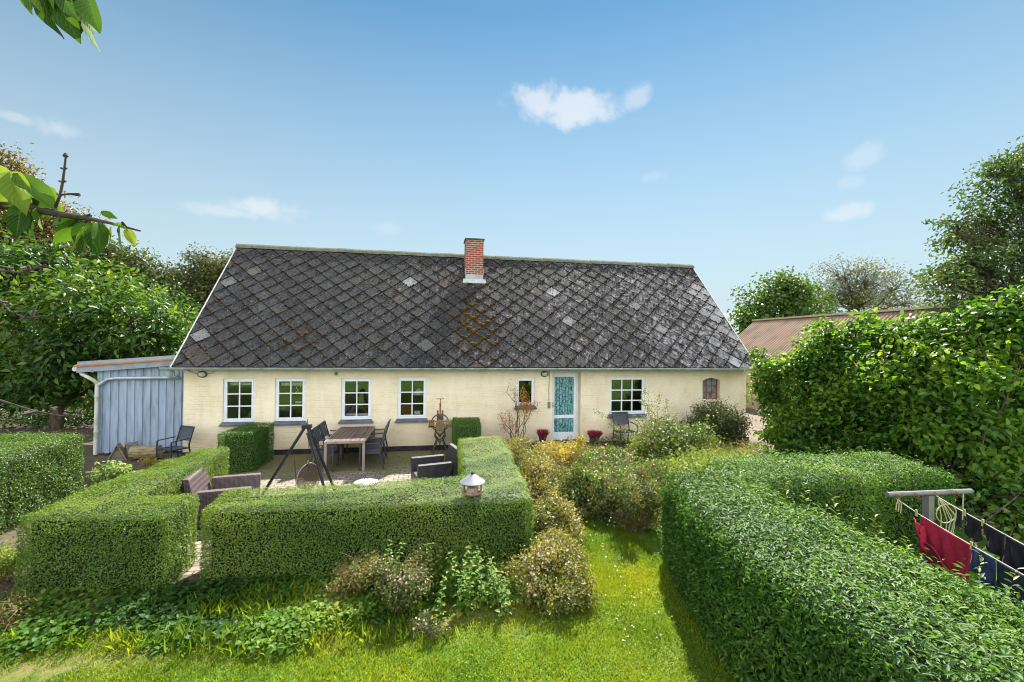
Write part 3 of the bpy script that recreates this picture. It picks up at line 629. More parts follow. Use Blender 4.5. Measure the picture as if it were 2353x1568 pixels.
# moss cushions in the joints, dark specks, denser below the chimney
P = []; S = []; vv_ = []
mu, mv = roof_uv(1090, 735); mu2, mv2 = roof_uv(690, 765)
for (u, v) in centers:
    e = ((u-mu)/.55)**2+((v-mv)/1.15)**2; e2 = ((u-mu2)/.4)**2+((v-mv2)/.4)**2
    k = trng.poisson(10+85*math.exp(-e)+16*math.exp(-e2)); 
    for _ in range(k):
        t_ = trng.uniform(-1, 1)*trng.uniform(.0, 1); P.append((u+t_*HA, v-HB+abs(t_)*HB-trng.uniform(0, .03)+.01)); big_ = math.exp(-e)+.6*math.exp(-e2); S.append(trng.uniform(.012, .034)*(1+1.0*big_)); vv_.append(min(1, trng.uniform(0, .55)+.5*big_*trng.uniform(.5, 1)))
    for _ in range(trng.poisson(7)):
        a, b = trng.uniform(-.8, .8), trng.uniform(-.8, .8)
        if abs(a)+abs(b) < .85: P.append((u+a*HA, v+b*HB)); S.append(trng.uniform(.007, .019)); vv_.append(trng.uniform(0, .3))
ok = [i for i, p in enumerate(P) if RX0+.05 < p[0] < RX1-.05 and .03 < p[1] < LS-.1]
P = np.array(P)[ok]; S = np.array(S)[ok]; vv_ = np.array(vv_)[ok]
hemi = np.array([(math.cos(t_)*c, math.sin(t_)*c, z) for c, z in ((1, 0), (.75, .55)) for t_ in np.arange(7)*2*np.pi/7]+[(0, 0, .8)])
cen = np.array(roofp(0, 0))+P[:, :1]*np.array([[1, 0, 0]])+P[:, 1:]*np.array(SV)[None]+.016*np.array(NV)
ax = np.stack([np.array([1, 0, 0]), np.array(SV), np.array(NV)]); jit = trng.uniform(.6, 1.4, (len(P), len(hemi), 1))
V = cen[:, None]+(hemi[None]*jit*S[:, None, None]*np.array([1.35, .9, .9]))@ax
fq = np.array([(i, (i+1) % 7, (i+1) % 7+7, i+7) for i in range(7)]); ft = np.array([(7+i, 7+(i+1) % 7, 14) for i in range(7)]); off = (np.arange(len(P))*15)[:, None, None]
MOSS = leafmat('moss', [(.012, .008, .005), (.03, .017, .006), (.062, .034, .007), (.13, .078, .012)], trans=.0, rough=.95, spec=.1)
mo = fast('moss', V.reshape(-1, 3), [(fq[None]+off).reshape(-1, 4), (ft[None]+off).reshape(-1, 3)], MOSS, roof, np.repeat(vv_, 15)); tag(mo, kind='stuff')
# chimney
def brick_mat(name, c1, c2, mo_, bw=.21, rh=.075, ms=.012):
    m, t, o = newmat(name); tcx = t.nodes.new('ShaderNodeTexCoord'); sp = t.nodes.new('ShaderNodeSeparateXYZ'); t.links.new(tcx.outputs['Object'], sp.inputs[0]); cm = t.nodes.new('ShaderNodeCombineXYZ'); su = t.nodes.new('ShaderNodeMath'); t.links.new(sp.outputs['X'], su.inputs[0]); t.links.new(sp.outputs['Y'], su.inputs[1]); t.links.new(su.outputs[0], cm.inputs[0]); t.links.new(sp.outputs['Z'], cm.inputs[1])
    b = t.nodes.new('ShaderNodeTexBrick'); t.links.new(cm.outputs[0], b.inputs['Vector']); b.inputs['Scale'].default_value = 1; b.inputs['Brick Width'].default_value = bw; b.inputs['Row Height'].default_value = rh; b.inputs['Mortar Size'].default_value = ms
    b.inputs['Color1'].default_value = (*c1, 1); b.inputs['Color2'].default_value = (*c2, 1); b.inputs['Mortar'].default_value = (*mo_, 1)
    n = noise(t, 12, 5, .65, vec=tcx.outputs['Object']); g = ramp(t, n.outputs['Fac'], [(.3, (.7, .68, .66)), (.6, (1.1, 1.08, 1.05))]); x = mixc(t, .8, b.outputs['Color'], g.outputs[0], 'MULTIPLY')
    p = setv(t.nodes.new('ShaderNodeBsdfPrincipled'), Roughness=.85); t.links.new(x, p.inputs['Base Color']); t.links.new(bump(t, b.outputs['Fac'], -.5, .01), p.inputs['Normal']); t.links.new(p.outputs[0], o.inputs[0]); return m
CX0, CX1, CY0, CY1 = 1.045, 1.655, 2.42, 3.1
m = MB(); m.box(CX0, CX1, CY0, CY1, 4.8, 6.62); ch = m.build('chimney', brick_mat('chimney_brick', (.30, .045, .028), (.20, .035, .025), (.38, .30, .25)), roof)
m = MB(); m.box(CX0-.035, CX1+.035, CY0-.035, CY1+.035, 6.621, 6.66); m.box(CX0+.12, CX1-.12, CY0+.12, CY1-.12, 6.66, 6.70); m.build('cap', mat('cap_lead', (.05, .055, .055), .6), ch)
LEAD = mat('lead', (.33, .37, .43), .5, .3, var=.15)
m = MB(); m.box(CX0-.012, CX1+.012, CY0-.012, CY0-.001, 5.0, 5.42)
for s_, xx in ((-1, CX0), (1, CX1)): m.box(min(xx, xx+s_*.012), max(xx, xx+s_*.012), CY0-.012, CY1, 5.0, 5.6)
m.build('flashing', LEAD, ch)
v0 = (Vector((0, CY0, 0))-Vector((0, OY, 0))).y/SV.y; m = MB(); m.add([roofp(CX0-.1, v0-.14, .03), roofp(CX1+.1, v0-.14, .03), roofp(CX1+.07, v0+.02, .075), roofp(CX0-.07, v0+.02, .075), roofp(CX0-.1, v0-.14, .01), roofp(CX1+.1, v0-.14, .01)], [(0, 1, 2, 3), (0, 4, 5, 1)]); m.build('flashing_apron', mat('mortar', (.45, .44, .43), .9), ch)
# gutter, lamps, vent, cable
m = MB(); k = 8; gy, gz, gr = OY-.055, EAVE-.02, .062
prof = [(math.cos(math.pi+math.pi*i/k)*gr, math.sin(math.pi+math.pi*i/k)*gr) for i in range(k+1)]
m.add([(x, gy+a, gz+b) for x in (RX0-.22, RX1-.15) for a, b in prof]+[(x, gy+a*.93, gz+b*.93) for x in (RX0-.22, RX1-.15) for a, b in prof], [(i, i+1, i+k+2, i+k+1) for i in range(k)]+[(i+2*k+2, i+3*k+3, i+3*k+4, i+2*k+3) for i in range(k)])
m.tube([(RX0-.22, gy-gr, gz), (RX1-.15, gy-gr, gz)], .009, 6); m.add([(RX0-.22, gy+a, gz+b) for a, b in prof], [tuple(range(k+1))]); m.add([(RX1-.15, gy+a, gz+b) for a, b in prof], [tuple(range(k+1))])
for i in range(23):
    x = RX0+.3+i*.72; m.box(x, x+.02, gy-gr-.012, gy-gr-.004, gz-.03, gz+.012); m.box(x, x+.02, gy-.02, OY+.05, gz-gr-.008, gz-gr-.003)
m.build('gutter', ZINC, house)
LAMP = mat('lamp_glass', (.55, .55, .5), .25, var=.1, bumpst=0)
for x in (-5.93, 3.25):
    m = MB(); Mx = Matrix.Rotation(R(90), 4, 'X') @ Matrix.Diagonal((1.35, 1, 1, 1)); m.lathe([(.085, 0), (.09, .02), (.075, .045)], (x, 0, 2.165), 18, M=Mx); b = m.build('wall_lamp', mat('lamp_rim', (.10, .095, .08), .5), house)
    m = MB(); m.lathe([(.066, .046), (.055, .075), (.03, .092), (.004, .098)], (x, 0, 2.165), 16, M=Mx); m.build('lamp_glass', LAMP, b)
m = MB(); m.lathe([(.05, 0), (.05, .015), (.035, .02)], (-2.62, 0, 2.175), 16, M=Matrix.Rotation(R(90), 4, 'X')); m.build('vent', mat('vent_grey', (.2, .2, .18), .6), house)
m = MB(); m.box(3.36, 3.43, -.05, -.001, 1.16, 1.33); m.tube([(3.395, -.012, 1.33), (3.39, -.012, 1.7), (3.40, -.012, 2.28)], .007, 5); m.build('switch_box', mat('box_grey', (.16, .18, .15), .6), house)
m = MB(); m.tube([(-6.3, -.01, 2.28), (-6.15, -.015, 2.2), (-6.02, -.01, 2.17)], .006, 5); m.tube([(-5.84, -.01, 2.17), (-5.7, -.015, 2.2), (-5.6, -.01, 2.28)], .006, 5); m.build('lamp_cable', mat('cable', (.1, .09, .07), .6), house)
# seen through the panes
m = MB(); m.lathe([(.20, 0), (.19, .01), (.05, .17), (.03, .18)], (-.42, .75, 1.50), 20); tag(m.build('pendant_lamp', mat('lamp_white', (.8, .8, .8), .4), None), 'white conical lamp hanging behind the window right of the table', 'lamp')
m = MB(); m.box(-1.25, -.62, .75, 1.3, .5, 1.18); o_ = m.build('armchair', mat('red_cloth', (.30, .02, .02), .9), None, bevel=.05); tag(o_, 'red upholstered armchair indoors behind the window right of the table', 'armchair')

# ------------------------------------------------------------------ shed
shed = thing('shed', 'low blue grey wooden shed built against the house end', 'shed', (-7.5, .8, 0))
BL = mat('blue_boards', (.27, .335, .45), .75, var=.16, scale=3, sc=(4, 4, .5), bumpst=.2, bumpsc=25)
SY = .55; zt = lambda x: 2.26+(x+8.7)*.085
m = MB()
m.add([(-8.68, SY, .07), (WX0-.003, SY, .07), (WX0-.003, SY, zt(WX0)), (-8.68, SY, zt(-8.68))], [(0, 1, 2, 3)])
m.add([(-8.68, SY, .07), (-8.68, SY, zt(-8.68)), (-8.68, SY+3, zt(-8.68)), (-8.68, SY+3, .07)], [(0, 1, 2, 3)])
x = -8.66
while x < WX0-.1:
    d = rng.uniform(-.006, .006); m.add([(x+a, y, z) for z0_, z1_ in ((.06, 1),) for a, y, z in ((d, SY-.024, .06+d), (.108+d, SY-.024, .06+d), (.108+d, SY-.024, zt(x+.1)), (d, SY-.024, zt(x)), (d, SY-.001, .06), (.108+d, SY-.001, .06), (.108+d, SY-.001, zt(x+.1)), (d, SY-.001, zt(x)))],
                                        [(0, 1, 2, 3), (0, 3, 7, 4), (1, 5, 6, 2), (0, 4, 5, 1)], 0); x += .187
m = [m.build('wall', BL, shed)]; m[0].location = -Vector(shed.location)
def shp(mbx, name, mt, **k):
    o = mbx.build(name, mt, shed, **k); o.location = -Vector(shed.location); return o
m = MB(); m.add([(x, y, z) for x, z in ((-9.05, 2.18), (-6.5, 2.39)) for y, dz in ((SY-.16, 0), (SY-.16, .14), (SY-.13, .14), (SY-.13, 0)) for z in (z+dz,)], [(0, 3, 2, 1), (4, 5, 6, 7), (0, 1, 5, 4), (1, 2, 6, 5), (3, 7, 6, 2), (0, 4, 7, 3)]); shp(m, 'fascia', mat('fascia_paint', (.23, .265, .32), .7, var=.1))
m = MB(); m.add([(x, y, z) for x, z in ((-9.1, 2.325), (-6.51, 2.54)) for y, dz in ((SY-.19, 0), (SY-.19, .03), (SY-.10, .03), (SY-.10, 0)) for z in (z+dz,)], [(0, 3, 2, 1), (4, 5, 6, 7), (0, 1, 5, 4), (1, 2, 6, 5), (3, 7, 6, 2), (0, 4, 7, 3)]); shp(m, 'roof_edge', mat('orange_wood', (.42, .15, .04), .6))
m = MB(); m.add([(-9.1, SY-.1, 2.33), (-6.51, SY-.1, 2.545), (-6.51, SY+3.2, 2.545), (-9.1, SY+3.2, 2.33)], [(0, 1, 2, 3)]); shp(m, 'roof', mat('felt', (.22, .11, .06), .9))
PIPE = mat('pipe_zinc', (.36, .44, .47), .4, .25, var=.12); PIPEW = mat('pipe_plastic', (.50, .50, .46), .55, var=.2, col2=(.30, .33, .18), scale=4)
m = MB(); m.tube([(-6.62, .16, 2.31), (-6.58, .14, 2.18), (-6.62, .24, 2.07), (-6.75, SY-.08, 2.045), (-7.2, SY-.08, 2.04), (-8.2, SY-.08, 2.03), (-8.38, SY-.09, 2.01), (-8.58, SY-.10, 1.86)], [.06, .05, .045, .042, .042, .042, .045, .045], 10); m.lathe([(.05, 2.10), (.09, 2.22), (.09, 2.30)], (-6.6, -.2, 0), 12); m.tube([(-6.6, -.2, 2.12), (-6.6, -.05, 2.05), (-6.62, .2, 2.07)], .045, 10)
m.tube([(-8.1, SY-.08, 2.03), (-8.07, SY-.08, 2.03)], .05, 10); shp(m, 'drain_pipe', PIPE, smooth=True)
m = MB(); m.tube([(-9.05, SY-.05, 2.24), (-8.98, SY-.08, 2.14), (-8.70, SY-.10, 1.98), (-8.62, SY-.10, 1.9), (-8.62, SY-.10, 1.7), (-8.63, SY-.10, .05)], .045, 10); m.tube([(-9.12, SY-.12, 2.27), (-9.12, SY+3, 2.27)], .06, 8)
for z in (1.55, 1.9, .62): m.tube([(-8.62, SY-.10, z), (-8.62, SY-.10, z+.05)], .054, 10)
shp(m, 'downpipe', PIPEW, smooth=True)

# ------------------------------------------------------------------ barn
barn = thing('barn', 'long barn with a pink corrugated roof behind the right hand shrubs', 'barn', (17.5, 3, 0))
BARN = mat('corrugated_roof', (.29, .205, .155), .85, var=.18, scale=1.2, col2=(.19, .15, .115), spec=.15, bumpst=.1)
m = MB(); y = -4.0; i = 0; vs = []
while y < 9.45:
    for yy, h in ((y, 0), (y+.045, .045), (y+.09, .045), (y+.135, 0)): vs.append((yy, h))
    y += .18
top = [(17.9-h*.5, a, 4.5+h) for a, h in vs]; bot = [(15.1-h*.5, a, 2.25+h) for a, h in vs]; n = len(vs)
m.add(top+bot, [(k, k+1, n+k+1, n+k) for k in range(n-1)]); m.add([(17.9, -4, 4.5), (17.9, 9.45, 4.5), (20.8, 9.45, 2.25), (20.8, -4, 2.25)], [(0, 1, 2, 3)]); o = m.build('roof', BARN, barn); o.location = -Vector(barn.location)
m = MB(); m.box(17.72, 18.08, -4.02, 9.5, 4.5, 4.58); o = m.build('ridge', mat('barn_ridge', (.45, .34, .27), .8), barn); o.location = -Vector(barn.location)
m = MB(); m.add([(15.4, -3.9, 0), (15.4, 9.4, 0), (15.4, 9.4, 2.5), (15.4, -3.9, 2.5)], [(0, 1, 2, 3)]); m.add([(15.4, 9.38, 0), (20.5, 9.38, 0), (20.5, 9.38, 2.3), (17.9, 9.38, 4.45), (15.4, 9.38, 2.4)], [(0, 1, 2, 3, 4)]); o = m.build('wall', mat('barn_wall', (.55, .40, .26), .9, var=.15), barn); o.location = -Vector(barn.location)

# ------------------------------------------------------------------ patio things
ALU = mat('anthracite_frame', (.045, .05, .062), .45, .2, var=.1); TEX = mat('textile', (.055, .065, .085), .6, var=.15, scale=90, bumpst=.3, bumpsc=300)
def dup(root, name, loc, rz, label, group):
    r = root.copy(); r.name = name; COL.objects.link(r); r.location = loc; r.rotation_euler = (0, 0, rz); r['label'] = label
    if group: r['group'] = group
    for ch_ in list(root.children):
        c = ch_.copy(); COL.objects.link(c); c.parent = r
        for g in ch_.children:
            d = g.copy(); COL.objects.link(d); d.parent = c
    return r
def make_chair():         # stacking garden armchair, faces -y
    t = thing('garden_chair', 'x', 'chair')
    W_, D_ = .27, .25
    for s in (-1, 1):
        m = MB(); m.bar((s*W_, -D_, 0), (s*W_, -D_+.01, .63), .022, .034); m.bar((s*W_, -D_+.01, .63), (s*W_, .20, .65), .034, .022); m.build('armrest', ALU, t, bevel=.004)
        m = MB(); m.bar((s*.25, .30, 0), (s*.25, .21, .42), .022, .034, (0, 1, 0)); m.bar((s*.25, .21, .42), (s*.25, .21, .52), .022, .034, (0, 1, 0)); m.bar((s*.25, .21, .5), (s*.25, .335, .93), .022, .034, (0, 1, 0)); m.build('rear_leg', ALU, t, bevel=.004)
    m = MB(); m.bar((-.25, -D_+.02, .42), (.25, -D_+.02, .42), .03, .03); m.bar((-.25, .2, .40), (.25, .2, .40), .03, .03)
    for s in (-1, 1): m.bar((s*.25, -D_, .42), (s*.25, .21, .40), .03, .03)
    m.build('frame', ALU, t); m = MB(); m.bar((-.25, .331, .92), (.25, .331, .92), .025, .025); m.build('top_rail', ALU, t)
    m = MB(); k = 6
    m.add([(x, -D_+.02+(.44)*i/k, .433-.018*math.sin(math.pi*i/k)-.02*i/k) for x in (-.235, .235) for i in range(k+1)], [(i, i+k+1, i+k+2, i+1) for i in range(k)]); m.build('seat', TEX, t)
    m = MB(); m.add([(x, .235+.098*i/k+.02*math.sin(math.pi*i/k), .57+.345*i/k) for x in (-.238, .238) for i in range(k+1)], [(i, i+k+1, i+k+2, i+1) for i in range(k)]); m.build('backrest', TEX, t)
    return t
CH = make_chair(); first = [True]
def chair(x, y, rz, label, group=None, z=0, s=1):
    if first[0]: first[0] = False; CH.location = (x, y, z); CH.rotation_euler = (0, 0, rz); CH['label'] = label; o = CH
    else: o = dup(CH, 'garden_chair', (x, y, z), rz, label, None)
    if group: o['group'] = group
    elif 'group' in o: del o['group']
    o.scale = (s, s, s); return o
TX0, TX1, TY0, TY1, TZ = -2.47, -1.56, -1.95, .0, .74
TY1 = -.10
G = 'dark garden chairs pushed up to the slatted table'
for i, (y, lb) in enumerate([(-1.62, 'nearest to the hedge'), (-1.02, 'in the middle'), (-.42, 'closest to the house wall')]):
    chair(TX0-.06, y, R(90), 'dark textile chair on the left side of the slatted table, '+lb, G)
    chair(TX1+.10-(.03 if i else 0), y+.05, R(-90+(4 if i == 0 else 0)), 'dark textile chair on the right side of the slatted table, '+lb, G)
chair(-6.25, -.62, R(-30), 'lone dark armchair standing at the corner of blue shed and house', s=.95)
chair(5.62, -.42, R(4), 'lone dark armchair under the nine pane window beside the roses', z=.08)
t = thing('garden_table', 'long brown slatted wooden garden table on a grey metal frame', 'table', ((TX0+TX1)/2, (TY0+TY1)/2, 0))
hx, hy = (TX1-TX0)/2, (TY1-TY0)/2; TAUPE = mat('taupe_metal', (.27, .235, .205), .5, .1, var=.12); PLK = mat('dark_planks', (.135, .088, .072), .6, var=.3, scale=3, sc=(6, .5, 1), bumpst=.2)
m = MB(); n = 8; pw = (2*hx-.05)/n
for i in range(n): m.box(-hx+.025+i*pw+.005, -hx+.025+(i+1)*pw-.005, -hy+.025, hy-.025, TZ-.022, TZ+rng.uniform(-.001, .001))
m.build('tabletop', PLK, t, bevel=.003)
m = MB(); m.box(-hx, hx, -hy, -hy+.022, TZ-.06, TZ-.004); m.box(-hx, hx, hy-.022, hy, TZ-.06, TZ-.004); m.box(-hx, -hx+.022, -hy+.022, hy-.022, TZ-.06, TZ-.004); m.box(hx-.022, hx, -hy+.022, hy-.022, TZ-.06, TZ-.004); m.build('frame', TAUPE, t)
for sx in (-1, 1):
    for sy in (-1, 1): m = MB(); m.box(sx*hx-.03-sx*.03, sx*hx+.03-sx*.03, sy*hy-.03-sy*.032, sy*hy+.03-sy*.032, 0, TZ-.025); m.build('leg', TAUPE, t, bevel=.003)

def wicker(name, c):
    m, tt, o = newmat(name); tcx = tt.nodes.new('ShaderNodeTexCoord'); x = None; hs = []
    for d, off in (('X', 0), ('Y', 0), ('Z', 0)):
        w_ = tt.nodes.new('ShaderNodeTexWave'); w_.bands_direction = d; w_.inputs['Scale'].default_value = 16; w_.inputs['Distortion'].default_value = .6; tt.links.new(tcx.outputs['Object'], w_.inputs['Vector']); hs.append(w_.outputs['Fac'])
    h = tt.nodes.new('ShaderNodeMath'); h.operation = 'ADD'; tt.links.new(hs[0], h.inputs[0]); tt.links.new(hs[1], h.inputs[1]); h2 = tt.nodes.new('ShaderNodeMath'); h2.operation = 'ADD'; tt.links.new(h.outputs[0], h2.inputs[0]); tt.links.new(hs[2], h2.inputs[1])
    r = ramp(tt, maprange(tt, h2.outputs[0], .6, 2.4), [(.1, tuple(q*.45 for q in c)), (.6, c), (.95, tuple(min(1, q*1.5) for q in c))])
    p = setv(tt.nodes.new('ShaderNodeBsdfPrincipled'), Roughness=.42); tt.links.new(r.outputs[0], p.inputs['Base Color']); tt.links.new(bump(tt, h2.outputs[0], .5, .008), p.inputs['Normal']); tt.links.new(p.outputs[0], o.inputs[0]); return m
def lounge(x, y, rz, label, mt, w=.78, d=.76):     # faces -y
    t = thing('rattan_armchair', label, 'armchair', (x, y, 0), rz)
    def slab(name, lo, hi, b=.018):      # lo/hi: 4 corner xy at z0, z1
        (za, A), (zb, B) = lo, hi; m = MB(); m.add([(*p, za) for p in A]+[(*p, zb) for p in B], [(3, 2, 1, 0), (4, 5, 6, 7), (0, 1, 5, 4), (1, 2, 6, 5), (2, 3, 7, 6), (3, 0, 4, 7)]); m.build(name, mt, t, bevel=b)
    a = .13; h = w/2
    for s in (-1, 1):
        xs_ = sorted((s*h, s*(h-a))); lo_ = sorted((s*(h-.02), s*(h-a+.0)))
        slab('armrest', (.03, [(lo_[0], -d/2+.02), (lo_[1], -d/2+.02), (lo_[1], d/2-.12), (lo_[0], d/2-.12)]), (.62, [(xs_[0], -d/2), (xs_[1], -d/2), (xs_[1], d/2-.04), (xs_[0], d/2-.04)]))
    slab('seat', (.03, [(-h+a+.002, -d/2+.03), (h-a-.002, -d/2+.03), (h-a-.002, d/2-.15), (-h+a+.002, d/2-.15)]), (.37, [(-h+a+.002, -d/2+.005), (h-a-.002, -d/2+.005), (h-a-.002, d/2-.15), (-h+a+.002, d/2-.15)]))
    slab('backrest', (.05, [(-h+.03, d/2-.118), (h-.03, d/2-.118), (h-.03, d/2), (-h+.03, d/2)]), (.84, [(-h+.02, d/2+.07), (h-.02, d/2+.07), (h-.02, d/2+.17), (-h+.02, d/2+.17)]))
    return t
lounge(.0, -3.42, R(-76), 'black woven rattan armchair facing the fire pit, beside the right hedge', wicker('wicker_black', (.022, .022, .027)))
lounge(-3.42, -4.45, R(100), 'brown woven rattan armchair wedged behind the left hedge corner', wicker('wicker_brown', (.10, .072, .075)), w=.95, d=.8)

# fire tripod with hanging grate
BLK = mat('black_steel', (.02, .023, .03), .35, .4, var=.2); APX = Vector((-2.45, -3.45, 1.36))
t = thing('fire_tripod', 'black steel tripod with chains over the fire pit on the patio', 'tripod', (APX.x, APX.y, 0))
for fx, fy in ((-.86, .18), (.46, -.28), (.50, .22)):
    m = MB(); m.tube([(fx*.04, fy*.04, 1.36), (fx, fy, .0)], [.030, .027], 8); m.build('leg', BLK, t, smooth=True)
m = MB(); m.box(-.085, .085, -.06, .06, 1.33, 1.40); m.tube([(0, 0, 1.40), (.01, 0, 1.52)], [.014, .003], 6); m.build('apex_plate', BLK, t, bevel=.01)
def chain(mbx, p, q, step=.035, r=.004):
    p = Vector(p); q = Vector(q); n = max(2, int((q-p).length/step)); d = (q-p).normalized(); a = d.orthogonal().normalized(); b = d.cross(a)
    for i in range(n):
        c = p.lerp(q, (i+.5)/n); s = a if i % 2 else b
        mbx.tube([c+d*.024*math.cos(u)+s*.012*math.sin(u) for u in [k*math.pi/4 for k in range(9)]], r, 4, cap=False)
m = MB(); chain(m, (.03, -.02, 1.32), (.05, -.02, .95)); m.tube([(.05, -.02, .95), (.055, -.02, .66)], .006, 5); m.build('chain', BLK, t)
for q0, q1 in (((-.22, .0, .72), (-.18, 0, .2)), ((.24, .0, .72), (.22, 0, .15))): m = MB(); chain(m, q0, q1); m.build('chain', BLK, t)
gr_ = thing('grill_grate', 'round wire grill grate hanging upright from the tripod chain', 'grill', (APX.x+.03, APX.y+.02, .36), R(58))
m = MB(); m.tube([(0.27*math.cos(k*math.pi/16), 0, .27*math.sin(k*math.pi/16)) for k in range(33)], .007, 6, cap=False); m.build('rim', mat('chrome', (.30, .29, .28), .4, .8), gr_, smooth=True)
m = MB()
for i in range(-12, 13):
    x = i*.021; h = math.sqrt(max(0, .265**2-x*x)); m.tube([(x, 0, -h), (x, 0, h)], .0062, 4)
m.tube([(-.26, .004, 0), (.26, .004, 0)], .005, 4); m.build('wires', mat('grate_wire', (.11, .08, .06), .6, .4), gr_)
m = MB(); m.tube([(-.03, 0, .27), (0, 0, .33), (.03, 0, .27)], .008, 5); m.build('hook', mat('hook', (.5, .2, .18), .5), gr_)
t = thing('enamel_lid', 'white round enamel lid with a ring handle lying on the pavers', 'lid', (-1.40, -2.82, .012))
m = MB(); m.lathe([(.25, 0), (.262, .012), (.25, .03), (.21, .04), (.20, .05), (.10, .075), (.01, .08)], seg=40); m.build('dish', mat('enamel', (.80, .79, .76), .25, var=.05, bumpst=0), t, smooth=True)
m = MB(); m.tube([(-.045+.045*2*i/8, 0, .075+.05*math.sin(math.pi*i/8)) for i in range(9)], .007, 6); m.build('handle', BLK, t, smooth=True)

# antique cast iron machine
CAST = mat('cast_iron', (.075, .062, .045), .6, .3, var=.4, scale=14); BRASS = mat('worn_iron', (.24, .19, .095), .6, .3, var=.4, scale=25); RUST = mat('rust', (.25, .10, .045), .8, var=.4, scale=20)
t = thing('cast_iron_machine', 'antique cast iron hand machine with splayed legs standing by the wall', 'machine', (.20, -.42, 0))
for sy in (-1, 1):
    for sx in (-1, 1):
        m = MB(); pr = [(.04, .66), (.115, .60), (.135, .50), (.085, .42), (.10, .32), (.16, .18), (.19, .06), (.225, .0)]
        m.tube([(sx*a, sy*(.05+(.66-z)*.22), z) for a, z in pr], [.030, .03, .027, .025, .024, .022, .024, .03], 7); m.tube([(sx*.09, sy*.14, .42), (sx*.0, sy*.13, .34), ], [.02, .018], 6); m.tube([(sx*.07, sy*.07, .58), (sx*.0, sy*.1, .47)], [.016, .016], 6)
        m.build('leg', CAST, t, smooth=True)
m = MB(); m.tube([(0, -.17, .30), (0, .17, .30)], .02, 6); m.build('brace', CAST, t); m = MB(); m.box(-.09, .09, -.08, .09, .58, 1.06); m.box(-.085, -.045, -.03, .05, 1.06, 1.19); m.box(.045, .085, -.03, .05, 1.06, 1.19); m.build('body', CAST, t, bevel=.008)
m = MB(); m.tube([(.235*math.cos(u), .06, .84+.235*math.sin(u)) for u in [k*math.pi/14 for k in range(29)]], .016, 7, cap=False)
for k in range(5): u = k*2*math.pi/5+.3; m.tube([(0, .06, .84), (.23*math.cos(u), .06, .84+.23*math.sin(u))], .011, 5)
m.build('flywheel', CAST, t, smooth=True)
m = MB(); Mx = Matrix.Rotation(R(90), 4, 'X') @ Matrix.Diagonal((.78, 1.25, 1, 1)); m.lathe([(.155, 0), (.16, .02), (.145, .035), (.13, .028), (.005, .03)], (0, -.085, .76), 28, M=Mx)
for k in range(9): u = k*2*math.pi/9; m.tube([(.015*math.cos(u), -.118, .76+.02*math.sin(u)), (.07*math.cos(u+.4), -.124, .76+.10*math.sin(u+.4)), (.10*math.cos(u+.1), -.118, .76+.16*math.sin(u+.1))], .008, 5)
m.build('ornate_plate', BRASS, t, smooth=True)
for s in (-1, 1):
    m = MB(); x0_, x1_ = sorted((s*.15, s*.31)); m.box(x0_, x1_, -.13, .03, .79, .93); m.box(x0_-.006, x1_+.006, -.14, .04, .74, .765); m.bar((s*.10, -.05, .73), (s*.27, -.05, .75), .04, .03); m.build('side_box', BRASS if s > 0 else RUST, t, bevel=.006)
m = MB(); m.tube([(0, -.02, .9), (0, -.02, 1.4)], .024, 10); m.tube([(0, -.02, 1.4), (0, -.02, 1.50)], .011, 8); m.tube([(-.10, -.02, 1.51), (.10, -.02, 1.51)], .011, 6); m.box(-.10, .10, -.05, .01, 1.04, 1.07); m.build('screw_handle', RUST, t, smooth=True)

# bird table
BX, BY, BZ = .545, -6.72, 1.02
t = thing('bird_feeder', 'round bird feeder with a grey conical roof on a pole in the hedge', 'bird feeder', (BX, BY, 0))
m = MB(); m.tube([(0, 0, 0), (0, 0, BZ)], .02, 8); m.build('pole', mat('feeder_pole', (.12, .09, .06), .8), t)
WOODB = mat('feeder_wood', (.27, .19, .13), .8, var=.3, scale=20)
m = MB(); m.lathe([(.03, -.05), (.10, -.045), (.145, -.012), (.15, 0), (.15, .018), (.138, .018), (.138, .006), (.01, .006)], (0, 0, BZ), 32); m.build('tray', WOODB, t)
m = MB(); m.lathe([(.09, 0), (.07, .05), (.02, .062), (.004, .063)], (0, 0, BZ+.006), 20); m.build('seed_heap', mat('seed', (.42, .37, .3), .9, scale=60, var=.3), t, smooth=True)
for k in range(8): u = (k+.3)*math.pi/4; m = MB(); m.tube([(.128*math.cos(u), .128*math.sin(u), BZ+.01), (.128*math.cos(u), .128*math.sin(u), BZ+.138)], .012, 6); m.build('post', WOODB, t)
m = MB(); m.lathe([(.172, .105), (.174, .112), (.115, .155), (.06, .195), (.022, .215), (.022, .23), (.004, .232)], (0, 0, BZ+.022), 40); rf = m.build('roof', mat('feeder_zinc', (.27, .29, .33), .45, .3, var=.08, bumpst=0), t, smooth=True)
m = MB(); m.lathe([(.024, .236), (.026, .25), (.02, .262), (.002, .266)], (0, 0, BZ), 12); m.build('knob', BLK, rf)

